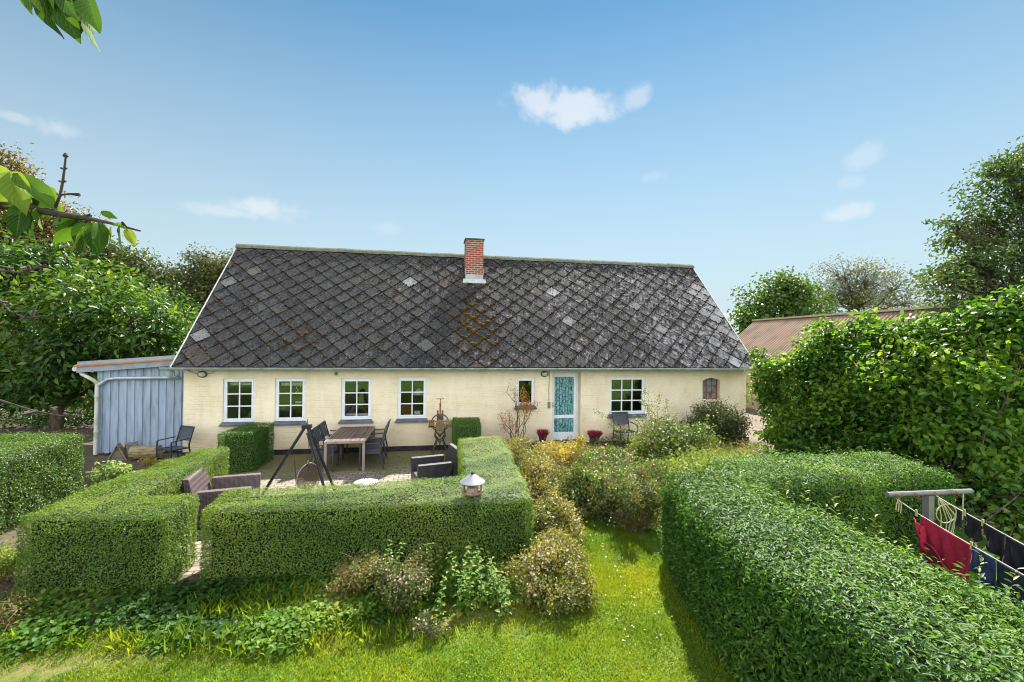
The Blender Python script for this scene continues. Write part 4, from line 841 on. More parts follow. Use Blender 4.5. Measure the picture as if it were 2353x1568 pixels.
# logs and nest boxes by the shed
OLDW = mat('old_wood', (.27, .21, .115), .9, var=.35, scale=5, sc=(1, 1, 5), bumpst=.4); GREYW = mat('grey_wood', (.20, .18, .16), .9, var=.35, scale=8, sc=(1, 1, 4), bumpst=.4)
for i, (px, py, rz, lb, mt) in enumerate([(272, 1056, 18, 'small mossy wooden gable box leaning by the blue shed, leftmost of the three', OLDW), (303, 1053, -28, 'small grey wooden gable box standing between mossy box and log', GREYW)]):
    g = ground(px, py); t = thing('wooden_gable_box', lb, 'nest box', (g.x, min(g.y, .2), 0), R(rz))
    m = MB(); m.add([(-.17, -.10, 0), (.17, -.10, 0), (0, -.10, .36), (-.17, .1, 0), (.17, .1, 0), (0, .1, .36)], [(0, 1, 2), (5, 4, 3), (0, 3, 4, 1)]); m.build('front', GREYW, t)
    for s in (-1, 1): m = MB(); m.bar((s*.20, 0, -.01), (s*.0, 0, .40), .30, .028, (0, 1, 0)) if False else m.add([(s*.205, -.15, 0), (s*.205, .13, 0), (s*.0, .13, .41), (s*.0, -.15, .41), (s*.175, -.15, 0), (s*.175, .13, 0), (s*.0, .13, .37), (s*.0, -.15, .37)], [(0, 1, 2, 3), (7, 6, 5, 4), (0, 3, 7, 4), (1, 5, 6, 2), (0, 4, 5, 1)]); m.build('roof_board', mt, t)
g = ground(334, 1056); t = thing('log', 'short thick log lying in front of the blue shed', 'log', (g.x, min(g.y, .15), .17), R(8))
m = MB(); k = 14; pts = [(-.3, 0, 0), (-.1, .01, .01), (.1, 0, -.01), (.32, 0, .015)]; m.tube(pts, [.165, .17, .165, .17], 14); m.build('bark', OLDW, t, smooth=True)

# heather pots
for (px, py, lb, s) in [(1247, 1000, 'small dark pot of red heather left of the door', 1.), (1366, 1003, 'wider dark pot of red heather right of the door', 1.25)]:
    d = (at(px, py, 1)-CAM); q = CAM+d*((-.42-CAM.y)/d.y); t = thing('heather_pot', lb, 'plant pot', (q.x, -.42, q.z-.19))
    m = MB(); m.lathe([(.085*s, 0), (.125*s, .17), (.135*s, .17), (.135*s, .19), (.12*s, .19), (.11*s, .16), (.01, .16)], seg=24); m.build('pot', mat('dark_pot', (.03, .028, .045), .4), t, smooth=True)
    n = int(420*s*s); u = rng.uniform(0, 6.28, n); rr_ = np.sqrt(rng.uniform(0, 1, n))*.11*s; P = np.stack([rr_*np.cos(u), rr_*np.sin(u), np.full(n, .17)], 1); A = unit(np.stack([rr_*np.cos(u)*4, rr_*np.sin(u)*4, np.full(n, 1.)], 1)+rng.normal(size=(n, 3))*.2)
    leaves('heather', P, unit(rng.normal(size=(n, 3))), A, rng.uniform(.10, .23, n), .012, leafmat('heather_red', [(.22, .015, .04), (.45, .03, .09), (.55, .06, .14), (.16, .14, .04)], .3, (1, .5, .7)), t, vgrad=0)
    m = MB(); m.box(-.2, .2, -.16, .16, -q.z+.19, -.001) if q.z-.19 > .03 else m.box(-.1, .1, -.1, .1, -.005, 0); m.build('stand', mat('pot_stand', (.05, .05, .06), .8), t)

# washing line ---------------------------------------------------------------
ROPE = mat('rope', (.45, .42, .36), .9); GALV = mat('galvanised', (.19, .185, .19), .55, .4, var=.2)
t = thing('washing_line_post', 'grey steel T post of the washing line behind the big hedge', 'post', (5.22, -8.9, 0))
m = MB(); m.box(-.035, .035, -.035, .035, 0, 1.475); m.build('upright', GALV, t)
m = MB(); m.tube([(-.50, .02, 1.5), (.54, -.02, 1.5)], .026, 10); b = m.build('crossbar', GALV, t, smooth=True)
for x in (-.43, -.20, .05, .32):
    m = MB(); m.tube([(x, -.035+.0+.026*math.sin(u), 1.487+.026*math.cos(u)) for u in [k*math.pi/5 for k in range(11)]], .005, 5, cap=False); m.build('ring', IRON, b)
m = MB()
for k in range(6): a = rng.uniform(-.02, .10); m.tube([(.06, -.05, 1.47), (.07+a, -.06, 1.40), (.10+a*2.2, -.07, 1.30-rng.uniform(0, .08)), (.08+a*1.5, -.07, 1.10-rng.uniform(0, .22))], .005, 4)
m.tube([(.08+.13*math.cos(u)+.06, -.07, 1.3+.10*math.sin(u)) for u in [k*math.pi/9 for k in range(19)]], .006, 4, cap=False)
m.tube([(.42, -.03, 1.49), (.41, -.03, 1.2)], .006, 4)
for k in range(3): m.tube([(-.43, -.04, 1.47), (-.46+.03*k, -.045, 1.42), (-.47+.03*k, -.045, 1.36-.02*k)], .005, 4)
m.build('spare_rope', mat('old_rope', (.40, .36, .22), .9), t)
L1 = [Vector((4.79, -8.92, 1.465)), Vector((4.75, -9.17, 1.40)), Vector((4.73, -9.4, 1.35)), Vector((4.66, -9.65, 1.325)), Vector((4.51, -10.1, 1.30)), Vector((4.2, -11.3, 1.33))]
L2 = [Vector((5.27, -8.94, 1.48)), Vector((5.19, -9.16, 1.45)), Vector((4.91, -9.86, 1.40)), Vector((4.45, -11.2, 1.40))]
def onl(Ls_, t_):
    seg = [(b-a).length for a, b in zip(Ls_, Ls_[1:])]; s = t_*sum(seg)
    for a, b, l in zip(Ls_, Ls_[1:], seg):
        if s <= l: return a.lerp(b, s/l)
        s -= l
    return Ls_[-1]
for Ls_, lb in ((L1, 'pale washing line rope carrying the red shirt'), (L2, 'pale washing line rope carrying the small dark clothes')):
    m = MB(); m.tube(Ls_, .0045, 5); tag(m.build('washing_line', ROPE), lb, 'rope')
def cloth(name, label, cat, Ls_, t0, t1, outline, mt, fold=.02, nu=26, nv=22, seed=0, thick=.006):
    """outline(u) -> hem depth; hangs from the line between t0 and t1"""
    q = np.random.default_rng(seed); ph = q.uniform(0, 6, 4); a = onl(Ls_, t0); b = onl(Ls_, t1); d = (b-a).normalized(); nn = Vector((d.y, -d.x, 0)).normalized()
    mb = MB(); vs = []
    for j in range(nv+1):
        for i in range(nu+1):
            u = i/nu; v = j/nv; dep = outline(u)*v; p = onl(Ls_, t0+(t1-t0)*u)
            sw = (math.sin(u*11+ph[0]+v*2.5)+.5*math.sin(u*23+ph[2]-v*4))*fold*1.2*v**1.1+math.sin(u*27+ph[1])*fold*.45*v+math.sin(u*6+v*5+ph[2])*fold*.5*v
            vs.append(p-a+nn*sw+d*(math.sin(v*4+ph[3])*.015*v)-Vector((0, 0, dep)))
    mb.add(vs, [(j*(nu+1)+i, j*(nu+1)+i+1, (j+1)*(nu+1)+i+1, (j+1)*(nu+1)+i) for j in range(nv) for i in range(nu)])
    o = mb.build(name, mt, None, smooth=True); o.location = a; s = o.modifiers.new('s', 'SOLIDIFY'); s.thickness = thick; tag(o, label, cat); return o
RED = mat('red_cotton', (.36, .012, .045), .85, var=.15, scale=30); REDD = mat('red_cotton_shade', (.13, .006, .02), .9)
NAVY = mat('navy_cotton', (.03, .04, .13), .85, var=.3, scale=10); NAVY2 = mat('dark_denim', (.018, .024, .045), .85, var=.4, scale=14); BLKC = mat('black_cotton', (.011, .013, .022), .85, var=.3, scale=10); GREYC = mat('cloth_grey', (.3, .32, .36), .8)
sh = cloth('red_shirt', 'crimson red shirt hanging upside down over the front washing line', 'shirt', L1, .115, .315, lambda u: .36+.05*math.sin(u*5)-.10*(abs(u-.38) < .2)*math.cos((u-.38)*7), RED, .022, seed=2)
a_, b_ = onl(L1, .115), onl(L1, .315); d_ = (b_-a_).normalized(); n_ = Vector((d_.y, -d_.x, 0)).normalized()
def panel(name, f0, f1, z0, z1, mt, out, par, bulge=.03):
    m = MB(); k = 8
    m.add([d_*((f0+(f1-f0)*i/k+.02*j)*(b_-a_).length)+n_*(out+bulge*math.sin(math.pi*i/k)+.01*math.sin(i*2.+j))+Vector((0, 0, z0+(z1-z0)*j/k+(-.28*(f0+(f1-f0)*i/k)*.6))) for j in range(k+1) for i in range(k+1)], [(j*(k+1)+i, j*(k+1)+i+1, (j+1)*(k+1)+i+1, (j+1)*(k+1)+i) for j in range(k) for i in range(k)])
    o = m.build(name, mt, par, smooth=True); s = o.modifiers.new('s', 'SOLIDIFY'); s.thickness = .005
panel('sleeve', -.10, .10, -.06, -.30, RED, .02, sh); panel('sleeve', .76, .98, -.20, -.40, RED, .03, sh)
ln_ = (b_-a_).length; nk = lambda u, r, o: d_*((.36+.24*r*math.cos(u))*ln_)+n_*o+Vector((0, 0, -.33-.05*math.cos(u)+.115*r*math.sin(u)))
m = MB(); m.tube([nk(k*math.pi/9, 1, .045) for k in range(10)], .007, 5); m.build('neck_seam', RED, sh, smooth=True)
m = MB(); m.add([nk(0, 0, .04)]+[nk(k*math.pi/9, .98, .042) for k in range(19)], [(0, k+1, k+2) for k in range(18)]); m.build('neck_shade', REDD, sh)  # flat dark red patch paints the shade inside the collar
sh2 = cloth('navy_shorts', 'navy blue shorts pegged next to the red shirt', 'shorts', L1, .318, .405, lambda u: .22+.06*u, NAVY, .018, seed=4)
a2 = onl(L1, .318); m = MB(); m.tube([onl(L1, .318+.087*i/8)-a2-Vector((0, 0, .05)) for i in range(9)], .007, 4); m.build('waistband', NAVY2, sh2)
cloth('dark_trousers', 'dark denim trousers hanging beyond the navy shorts on the front line', 'trousers', L1, .41, .64, lambda u: .42+.05*math.sin(u*4), NAVY2, .02, seed=5)
cloth('black_sock', 'black sock pegged first on the rear washing line', 'sock', L2, .115, .14, lambda u: .17, BLKC, .008, nu=6, seed=6)
cloth('black_underpants', 'black underpants on the rear line beside the sock', 'underpants', L2, .165, .24, lambda u: .16+.06*abs(math.sin(u*6.3)), BLKC, .014, nu=14, seed=7)
cloth('black_vest', 'black vest in the middle of the rear washing line', 'vest', L2, .25, .34, lambda u: .19+.08*u, BLKC, .018, nu=16, seed=8)
cloth('black_shirt', 'black shirt farthest along the rear washing line', 'shirt', L2, .345, .5, lambda u: .30, BLKC, .022, seed=9)
for i, (Ls_, t_) in enumerate([(L1, .095), (L1, .3165), (L2, .155), (L2, .245)]):
    p = onl(Ls_, t_); m = MB(); m.box(-.006, .006, -.004, .004, -.035, .03); m.box(-.006, .006, .006, .013, -.035, .03); o = m.build('clothes_peg', mat('peg_yellow', (.5, .40, .10), .6) if i % 2 else mat('peg_wood', (.42, .33, .2), .8)); o.location = p
    tag(o, ['wooden peg left of the red shirt', 'yellow peg between red shirt and navy shorts', 'wooden peg between sock and underpants', 'yellow peg between underpants and vest'][i], 'clothes peg')

# ------------------------------------------------------------------ plants
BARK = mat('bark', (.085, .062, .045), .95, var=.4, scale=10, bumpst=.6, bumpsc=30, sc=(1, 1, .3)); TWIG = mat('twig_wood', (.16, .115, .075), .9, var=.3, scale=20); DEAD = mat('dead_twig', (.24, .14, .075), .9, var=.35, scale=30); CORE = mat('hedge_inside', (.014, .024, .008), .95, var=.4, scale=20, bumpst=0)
BOX = leafmat('box_leaf', [(.035, .085, .010), (.065, .14, .015), (.105, .195, .02), (.17, .25, .03), (.30, .31, .07)], .34, rough=.45, spec=.4)
BOXSH = leafmat('box_leaf_shaded', [(.03, .085, .010), (.055, .14, .014), (.085, .19, .02), (.12, .23, .025)], .28, rough=.4)  # box leaf with the house shade on the topiary put into its colour
PRIV = leafmat('privet_leaf', [(.018, .062, .014), (.04, .105, .02), (.07, .16, .026), (.115, .215, .034), (.22, .30, .06)], .36, rough=.5, spec=.24)
COTO = leafmat('cotoneaster_leaf', [(.02, .06, .012), (.05, .11, .018), (.09, .17, .025), (.17, .23, .05)], .3, rough=.42, spec=.4)
LILAC = leafmat('lilac_leaf', [(.018, .06, .012), (.04, .11, .018), (.08, .175, .022), (.15, .26, .028), (.27, .36, .04)], .46, rough=.45, spec=.3)
MAGN = leafmat('magnolia_leaf', [(.014, .045, .012), (.03, .08, .016), (.055, .125, .02), (.11, .19, .026), (.20, .28, .045)], .38, rough=.42, spec=.35)
POTE = leafmat('potentilla_leaf', [(.035, .065, .014), (.08, .11, .022), (.15, .165, .035), (.25, .22, .05), (.36, .30, .09)], .35, rough=.5)
POTY = leafmat('yellow_shrub_leaf', [(.09, .11, .02), (.20, .20, .03), (.34, .27, .035), (.42, .33, .05), (.16, .17, .04)], .35, rough=.45)
ROSE = leafmat('rose_leaf', [(.025, .055, .015), (.05, .10, .022), (.09, .15, .03), (.17, .20, .05), (.28, .27, .12)], .38, rough=.4, spec=.45)
DROS = leafmat('dark_shrub_leaf', [(.02, .035, .010), (.04, .065, .016), (.07, .10, .025), (.13, .10, .04)], .25, rough=.35)
WEED = leafmat('weed_leaf', [(.03, .08, .012), (.06, .14, .018), (.10, .20, .022), (.17, .26, .035), (.28, .30, .06)], .42, rough=.55, spec=.25)
GRASS = leafmat('grass_blade', [(.09, .17, .016), (.16, .25, .02), (.26, .33, .026), (.38, .37, .05)], .4, rough=.65, spec=.12)
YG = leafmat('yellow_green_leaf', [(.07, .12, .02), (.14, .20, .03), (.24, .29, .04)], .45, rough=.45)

box_l = [(-4.83, -6.62), (-3.12, -6.86), (-3.14, -6.05), (-3.90, -6.00), (-3.90, -5.0), (-3.97, -3.2), (-4.42, -3.2), (-4.72, -5.0)]
hedge('box_hedge', 'low clipped box hedge left of the patio, its arm running back towards the shed', box_l, .955, BOX, CORE, 4600, (.018, .027), .60, r=.07, seed=1, lump=.032, upw=.6, top_rnd=.006)
box_m = [(-2.82, -6.72), (1.36, -6.90), (1.42, -6.0), (1.53, -2.9), (.55, -2.85), (.47, -5.75), (-2.82, -5.95)]
hedge('box_hedge', 'long clipped box hedge in front of the patio carrying the bird feeder', box_m, .955, BOX, CORE, 4600, (.018, .027), .60, r=.07, seed=2, lump=.032, upw=.6, top_rnd=.006)
hedge('box_topiary', 'dark clipped box block between the left hedge and the house wall', [(-4.80, -1.75), (-4.1, -1.6), (-4.03, -.45), (-4.68, -.45)], .95, BOXSH, CORE, 4200, (.02, .03), .6, r=.07, seed=3, lump=.02)
hedge('box_topiary', 'square clipped box cube near the wall behind the long hedge', [(.54, -1.28), (1.22, -1.35), (1.30, -.15), (.56, -.1)], .95, BOXSH, CORE, 4200, (.02, .03), .6, r=.06, seed=4, lump=.012)
hedge('privet_hedge', 'big loosely clipped privet hedge running along the lawn path to the lower right', [(2.72, -9.2), (2.74, -11.8), (4.22, -11.8), (4.22, -9.5), (4.36, -6.75), (3.35, -6.75), (2.95, -8.0)], 1.2, PRIV, CORE, 3000, (.040, .068), .36, r=.16, shell=.13, seed=5, lump=.05, rnd=.75, top_rnd=.04, upw=.45)
hedge('privet_hedge', 'shorter rear privet hedge ending left of the washing line', [(4.42, -7.35), (7.75, -7.4), (7.9, -6.15), (4.5, -5.95)], 1.17, PRIV, CORE, 3000, (.036, .06), .38, r=.16, shell=.13, seed=15, lump=.05, rnd=.75, top_rnd=.03, upw=.45)
hedge('cotoneaster_hedge', 'small leaved glossy hedge at the left edge behind the box hedge', [(-8.5, -6.4), (-6.45, -6.3), (-6.5, -4.6), (-6.75, -2.7), (-8.6, -2.6)], 1.2, COTO, CORE, 2600, (.026, .042), .55, r=.14, shell=.1, seed=6, lump=.04, rnd=.7, top_rnd=.02)

# shoots on the privet
P = []; A = []
for (px, py, z) in [(1850, 1150, 1.2), (1895, 1175, 1.2), (1925, 1180, 1.2), (1960, 1200, 1.2), (1800, 1140, 1.2), (2020, 1235, 1.2), (2080, 1260, 1.2), (1700, 1120, 1.2), (2250, 1330, 1.2), (2310, 1370, 1.2), (1640, 1105, 1.2)]:
    g = ground(px, py, z); h = rng.uniform(.12, .30); lean = rng.normal(size=2)*.04
    for k in range(int(h/.018)):
        u = rng.uniform(0, 6.28); P.append((g.x+lean[0]*k*.1, g.y+lean[1]*k*.1, 1.12+k*.022)); A.append((math.cos(u), math.sin(u), .6))
P = np.array(P); A = np.array(A); n = len(P)
sh_ = leaves('young_shoots', P, unit(rng.normal(size=(n, 3))*.3+np.array([0, 0, 1])), A, rng.uniform(.05, .075, n), .022, YG, [o for o in COL.objects if o.name.startswith('privet_hedge')][0], big=True)
sh_.location = -Vector(sh_.parent.location)

# right hand tall shrubs
def E(px, py, dep, rx, ry, w_=1., rd=None):
    p = at(px, py, dep); k = dep/F_PX; return (p.x, p.y, p.z, rx*k, (rd or rx)*k, ry*k, w_)
cs = [E(1815, 880, 12.0, 62, 60), E(1880, 830, 11.6, 70, 60), E(1825, 975, 11.8, 62, 55), E(1920, 900, 11.2, 90, 85), E(1960, 1000, 10.8, 90, 60), E(1780, 950, 12.2, 30, 50, .8), E(1765, 850, 12.4, 30, 30, .6), E(1955, 785, 11.2, 50, 36, .8), E(1890, 760, 11.5, 34, 24, .6), E(1800, 1015, 11.8, 50, 30), E(1880, 1030, 11, 80, 36), E(1745, 815, 12.5, 18, 20, .4), E(1752, 890, 12.3, 24, 40, .5)]
tree('lilac_shrub', 'broad leafy shrub at the right corner of the house in front of the barn', ground(1850, 1030), at(1860, 960, 11.8), cs, 17000, (.095, .155), .60, LILAC, BARK, r0=.06, sub=16, sig=.24, big=True, cat='shrub', stems=4, hang=.35, upw=.55, rnd=.6, twigs=.25, shellb=.4, zmin=.02, vf=2.2, vgrad=.5, seed=3)
cs = [E(2080, 850, 9.6, 90, 80), E(2200, 810, 9.0, 90, 70), E(2330, 770, 8.6, 80, 70), E(2150, 980, 9.4, 110, 90), E(2290, 950, 8.6, 100, 110), E(2200, 1090, 9.1, 110, 70), E(2340, 1090, 8.4, 70, 100), E(2050, 770, 10.0, 50, 30, .8), E(2400, 900, 8.3, 100, 180), E(2140, 745, 9.6, 50, 30, .7), E(2260, 715, 8.8, 46, 30, .7), E(2365, 690, 8.4, 55, 34, .7), E(2080, 1030, 9.6, 90, 60), E(2140, 1110, 9.2, 80, 50), E(2020, 950, 10, 60, 70), E(2110, 905, 9.0, 60, 40), E(2240, 870, 8.3, 60, 40), E(2010, 1030, 10, 60, 40), E(2245, 1000, 8.2, 80, 70), E(2170, 960, 8.4, 60, 70), E(2300, 1070, 7.9, 60, 60), E(2120, 1010, 8.9, 60, 50), E(1995, 750, 10.8, 44, 26, .7)]
tree('lilac_shrub', 'tallest leafy shrub behind the washing line at the right edge', ground(2230, 1190), at(2230, 980, 9.3), cs, 31000, (.095, .16), .60, LILAC, BARK, r0=.06, sub=16, sig=.24, big=True, cat='shrub', stems=5, hang=.35, upw=.55, rnd=.6, twigs=.25, shellb=.4, zmin=.02, vf=2.0, vgrad=.5, seed=4)
cs = [E(2200, 1190, 8.0, 120, 90), E(2310, 1210, 7.6, 90, 100), E(2120, 1130, 8.4, 60, 60), E(2390, 1240, 7.2, 90, 120), E(2280, 1130, 8.2, 110, 60)]
tree('ivy_shrub', 'ivy covered bank directly behind the hanging clothes', ground(2250, 1290), at(2250, 1230, 7.9), cs, 8000, (.08, .13), .8, PRIV, BARK, r0=.05, sub=24, sig=.25, big=True, cat='shrub', stems=4, hang=.4, upw=.4, rnd=.5, twigs=.3, zmin=.02, seed=5)
cs = [E(2330, 430, 15, 95, 80), E(2290, 540, 15, 110, 75), E(2230, 610, 15, 110, 60), E(2360, 600, 15, 130, 110), E(2180, 660, 15, 70, 40, .8), E(2345, 365, 15, 50, 42, .8), E(2420, 480, 15, 120, 160), E(2290, 690, 15, 130, 60), E(2200, 510, 15, 50, 22, .5)]
tree('deciduous_tree', 'tall dark green tree rising at the right edge of the photo', (ground(2400, 960).x, ground(2400, 960).y, 0), at(2370, 760, 15), cs, 17000, (.11, .19), .5, leafmat('tall_tree_leaf', [(.018, .04, .012), (.035, .075, .018), (.06, .11, .025), (.09, .12, .04)], .38), BARK, r0=.22, sub=20, sig=.17, shellb=.3, twigs=.5, upw=.5, hang=.4, seed=6)
cs = [E(1930, 640, 26, 70, 52, 1), E(1985, 650, 26, 85, 60, 1), E(2060, 665, 26, 55, 45, .8), E(1960, 700, 26, 110, 40, 1.), E(2080, 705, 26, 70, 26, 1), E(1900, 690, 26, 60, 40)]
cs = [(lambda q, k: (*(np.array(CAM)+(np.array(q[:3])-np.array(CAM))*k), q[3]*k, q[4]*k, q[5]*k, q[6]))(q, 1.25) for q in cs]
tree('birch_tree', 'thin airy tree with sky showing through above the barn roof', (at(1985, 800, 32.5).x, at(1985, 800, 32.5).y, 0), at(1980, 735, 32.5), cs, 6000, (.13, .22), .42, leafmat('birch_leaf', [(.05, .06, .03), (.08, .09, .04), (.10, .12, .035), (.15, .14, .06)], .4), BARK, r0=.16, sub=34, sig=.17, shellb=.3, twigs=.9, hang=.6, seed=7)
cs = [E(1790, 680, 23, 60, 50), E(1745, 700, 23, 52, 40), E(1825, 655, 23, 45, 32, .8), E(1740, 745, 23, 60, 36), E(1850, 700, 23, 50, 50), E(1720, 738, 23, 32, 20, .6)]
cs = [(lambda q, k: (*(np.array(CAM)+(np.array(q[:3])-np.array(CAM))*k), q[3]*k, q[4]*k, q[5]*k, q[6]))(q, 1.35) for q in cs]
tree('maple_tree', 'bushy green tree just right of the house gable beyond the barn', (at(1790, 860, 31).x, at(1790, 860, 31).y, 0), at(1790, 740, 31), cs, 6500, (.19, .32), .7, leafmat('maple_leaf', [(.03, .065, .015), (.06, .12, .02), (.10, .175, .03)], .4), BARK, r0=.18, sub=24, sig=.22, shellb=.35, twigs=.5, seed=8)

# left hand trees
cs = [E(70, 640, 15.5, 100, 75), E(200, 690, 15.2, 110, 75), E(310, 735, 15, 90, 80), E(60, 760, 15.3, 110, 90), E(180, 800, 15, 120, 80), E(330, 800, 15.2, 80, 55), E(-40, 700, 15, 100, 120), E(100, 590, 15.6, 60, 40, .8), E(-10, 600, 15.6, 60, 40, .8), E(240, 640, 15.4, 60, 40, .8), E(110, 860, 14.8, 110, 50), E(250, 850, 15.4, 90, 45), E(375, 760, 15.6, 42, 42, .9), E(50, 905, 15, 90, 36), E(240, 895, 15.6, 70, 34), E(-30, 850, 14.8, 70, 70)]
gm = ground(130, 985)
tree('magnolia_tree', 'broad low magnolia with long glossy leaves behind the blue shed', gm, (gm.x+.1, gm.y, 1.0), cs, 14000, (.20, .34), .38, MAGN, BARK, r0=.2, sub=24, sig=.24, big=True, hang=.1, upw=.7, rnd=.5, twigs=.35, shellb=.55, vf=.8, vgrad=.45, seed=9)
cs = [E(40, 480, 24, 110, 90), E(110, 520, 24, 90, 70), E(-20, 420, 24, 80, 90), E(60, 570, 24, 130, 60), E(150, 580, 24, 70, 50), E(20, 400, 24, 50, 50, .7)]
tree('beech_tree', 'tall bronze brown tree at the far left behind the magnolia', (at(40, 860, 24).x, at(40, 860, 24).y, 0), at(40, 650, 24), cs, 15000, (.14, .24), .55, leafmat('bronze_leaf', [(.06, .05, .018), (.11, .085, .028), (.16, .12, .035), (.20, .15, .05)], .4), BARK, r0=.35, sub=30, sig=.2, shellb=.4, twigs=.4, seed=10)
cs = [E(270, 600, 25, 80, 48), E(320, 640, 25, 60, 60), E(230, 640, 25, 70, 50), E(300, 690, 25, 100, 50), E(370, 690, 25, 60, 60)]
tree('deciduous_tree', 'dark rounded tree between the magnolia and the house roof', (at(290, 860, 25).x, at(290, 860, 25).y, 0), at(290, 730, 25), cs, 14000, (.14, .24), .6, leafmat('dark_tree_leaf', [(.022, .045, .014), (.04, .075, .02), (.07, .10, .03), (.11, .12, .045)], .35), BARK, r0=.25, sub=26, sig=.22, shellb=.4, twigs=.4, seed=11)
cs = [E(460, 610, 27, 40, 38, .8), E(440, 660, 27, 60, 50), E(500, 620, 27, 36, 30, .6), E(480, 690, 27, 70, 50), E(410, 720, 27, 70, 60), E(530, 605, 27, 34, 30, .5), E(470, 590, 27, 30, 26, .5), E(500, 660, 27, 60, 50), E(420, 640, 27, 40, 36, .7), E(380, 660, 27, 50, 40), E(525, 645, 27.5, 46, 60)]
tree('deciduous_tree', 'feathery olive tree just left of the roof gable', (at(460, 860, 27).x, at(460, 860, 27).y, 0), at(460, 740, 27), cs, 13000, (.14, .23), .5, leafmat('olive_leaf', [(.035, .05, .016), (.065, .085, .025), (.10, .115, .035), (.13, .12, .05)], .4), BARK, r0=.22, sub=26, sig=.2, shellb=.35, twigs=.6, seed=12)
cs = [E(400, 760, 21, 50, 60), E(350, 720, 21.5, 50, 50), E(430, 720, 21, 30, 40, .8), E(400, 820, 21, 60, 50)]
tree('laurel_shrub', 'dense green shrub filling the gap between magnolia and house', (at(400, 880, 21).x, at(400, 880, 21).y, 0), at(400, 830, 21), cs, 6500, (.1, .17), .55, leafmat('laurel_leaf', [(.03, .07, .016), (.05, .115, .02), (.08, .15, .03)], .38), BARK, r0=.1, sub=24, sig=.25, cat='shrub', seed=13)
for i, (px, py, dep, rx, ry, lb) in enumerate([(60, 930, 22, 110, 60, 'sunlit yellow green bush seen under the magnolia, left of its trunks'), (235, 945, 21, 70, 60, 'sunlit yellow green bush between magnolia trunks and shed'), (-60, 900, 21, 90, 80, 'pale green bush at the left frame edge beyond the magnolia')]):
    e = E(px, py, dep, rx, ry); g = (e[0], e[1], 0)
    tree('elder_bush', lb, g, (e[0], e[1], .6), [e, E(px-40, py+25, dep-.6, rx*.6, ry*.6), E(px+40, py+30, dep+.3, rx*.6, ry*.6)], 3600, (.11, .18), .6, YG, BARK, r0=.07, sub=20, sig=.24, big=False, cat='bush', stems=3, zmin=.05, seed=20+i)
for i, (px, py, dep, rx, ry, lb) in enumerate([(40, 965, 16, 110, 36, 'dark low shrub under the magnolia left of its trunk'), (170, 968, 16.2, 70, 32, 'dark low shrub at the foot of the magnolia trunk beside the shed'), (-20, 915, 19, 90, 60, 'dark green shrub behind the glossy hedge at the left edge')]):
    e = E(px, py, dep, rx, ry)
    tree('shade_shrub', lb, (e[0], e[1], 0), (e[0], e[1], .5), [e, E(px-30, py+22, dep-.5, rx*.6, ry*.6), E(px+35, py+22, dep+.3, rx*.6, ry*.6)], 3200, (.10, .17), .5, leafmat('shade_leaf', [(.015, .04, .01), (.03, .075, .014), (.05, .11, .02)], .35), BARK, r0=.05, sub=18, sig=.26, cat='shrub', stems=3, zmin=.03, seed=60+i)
tag(sheet('far_field', [(-200, 24), (200, 24), (200, 260), (-200, 260)], .01, mat('field', (.09, .15, .03), .95, var=.3, scale=.2)), kind='structure')
# distant tree belt closing the view
nb = 26000; x = rng.uniform(-90, 70, nb); hh = 2.6+1.2*lownoise(np.stack([x, 0*x, 0*x], 1), .12, 4)+.6*lownoise(np.stack([x, 0*x, 0*x], 1), .6, 5); z = rng.uniform(0, 1, nb)**.8*hh; P = np.stack([x, 52+rng.uniform(-2, 2, nb)-z*.2, z], 1)
Nn, A = leaf_frames(nb, np.tile([0, -1., .4], (nb, 1)), .4, .6, .6, .2)
tag(leaves('far_woods', P, Nn, A, rng.uniform(.35, .7, nb), .35, leafmat('far_leaf', [(.035, .06, .025), (.06, .09, .03), (.09, .115, .04)], .3), None, vgrad=.5, vf=.5), 'dark belt of distant woods beyond the garden', 'woods', kind='stuff')

# shrubs along the path ------------------------------------------------------
pf = leafmat('pink_petal', [(.55, .32, .32), (.62, .42, .40), (.6, .52, .48)], .3, (1, .9, .9)); wf = leafmat('white_petal', [(.55, .54, .48), (.66, .65, .6)], .3, (1, 1, 1)); yf = leafmat('yellow_petal', [(.75, .50, .03), (.8, .6, .06)], .3, (1, 1, .6)); rf_ = leafmat('red_petal', [(.55, .02, .08), (.65, .03, .22), (.5, .02, .04)], .3, (1, .6, .8))
PG = 'potentilla bushes along the grass path'
def BU(px, py, z=0): g = ground(px, py, z); return (g.x, g.y)
bush('potentilla_bush', 'yellowish potentilla bush against the right side of the long box hedge, nearest the house', (2.0, -2.5), (.75, .85), .82, 6800, (.036, .062), .6, POTE, TWIG, nc=16, group=PG, flowers=(wf, 40, .016), deadtw=20, deadmat=DEAD, seed=21)
bush('potentilla_bush', 'brightest golden yellow bush below the door', (3.05, -2.7), (.62, .6), .98, 6800, (.036, .06), .62, POTY, TWIG, nc=17, group=PG, flowers=(yf, 80, .021), seed=22)
bush('potentilla_bush', 'olive golden bush to the right of the brightest yellow one', (3.95, -2.3), (.75, .7), .56, 5200, (.036, .06), .6, POTE, TWIG, nc=14, group=PG, flowers=(yf, 30, .017), seed=23)
bush('potentilla_bush', 'straw coloured bush beside the corner of the long box hedge', (2.0, -4.2), (.62, .95), .85, 6800, (.036, .06), .6, POTE, TWIG, nc=15, group=PG, flowers=(wf, 30, .016), deadtw=30, deadmat=DEAD, seed=24)
bush('potentilla_bush', 'straw coloured bush in front of the hedge corner at the path', (1.92, -5.75), (.52, .8), .72, 6500, (.032, .055), .6, POTE, TWIG, nc=14, group=PG, flowers=(wf, 36, .016), deadtw=45, deadmat=DEAD, seed=25)
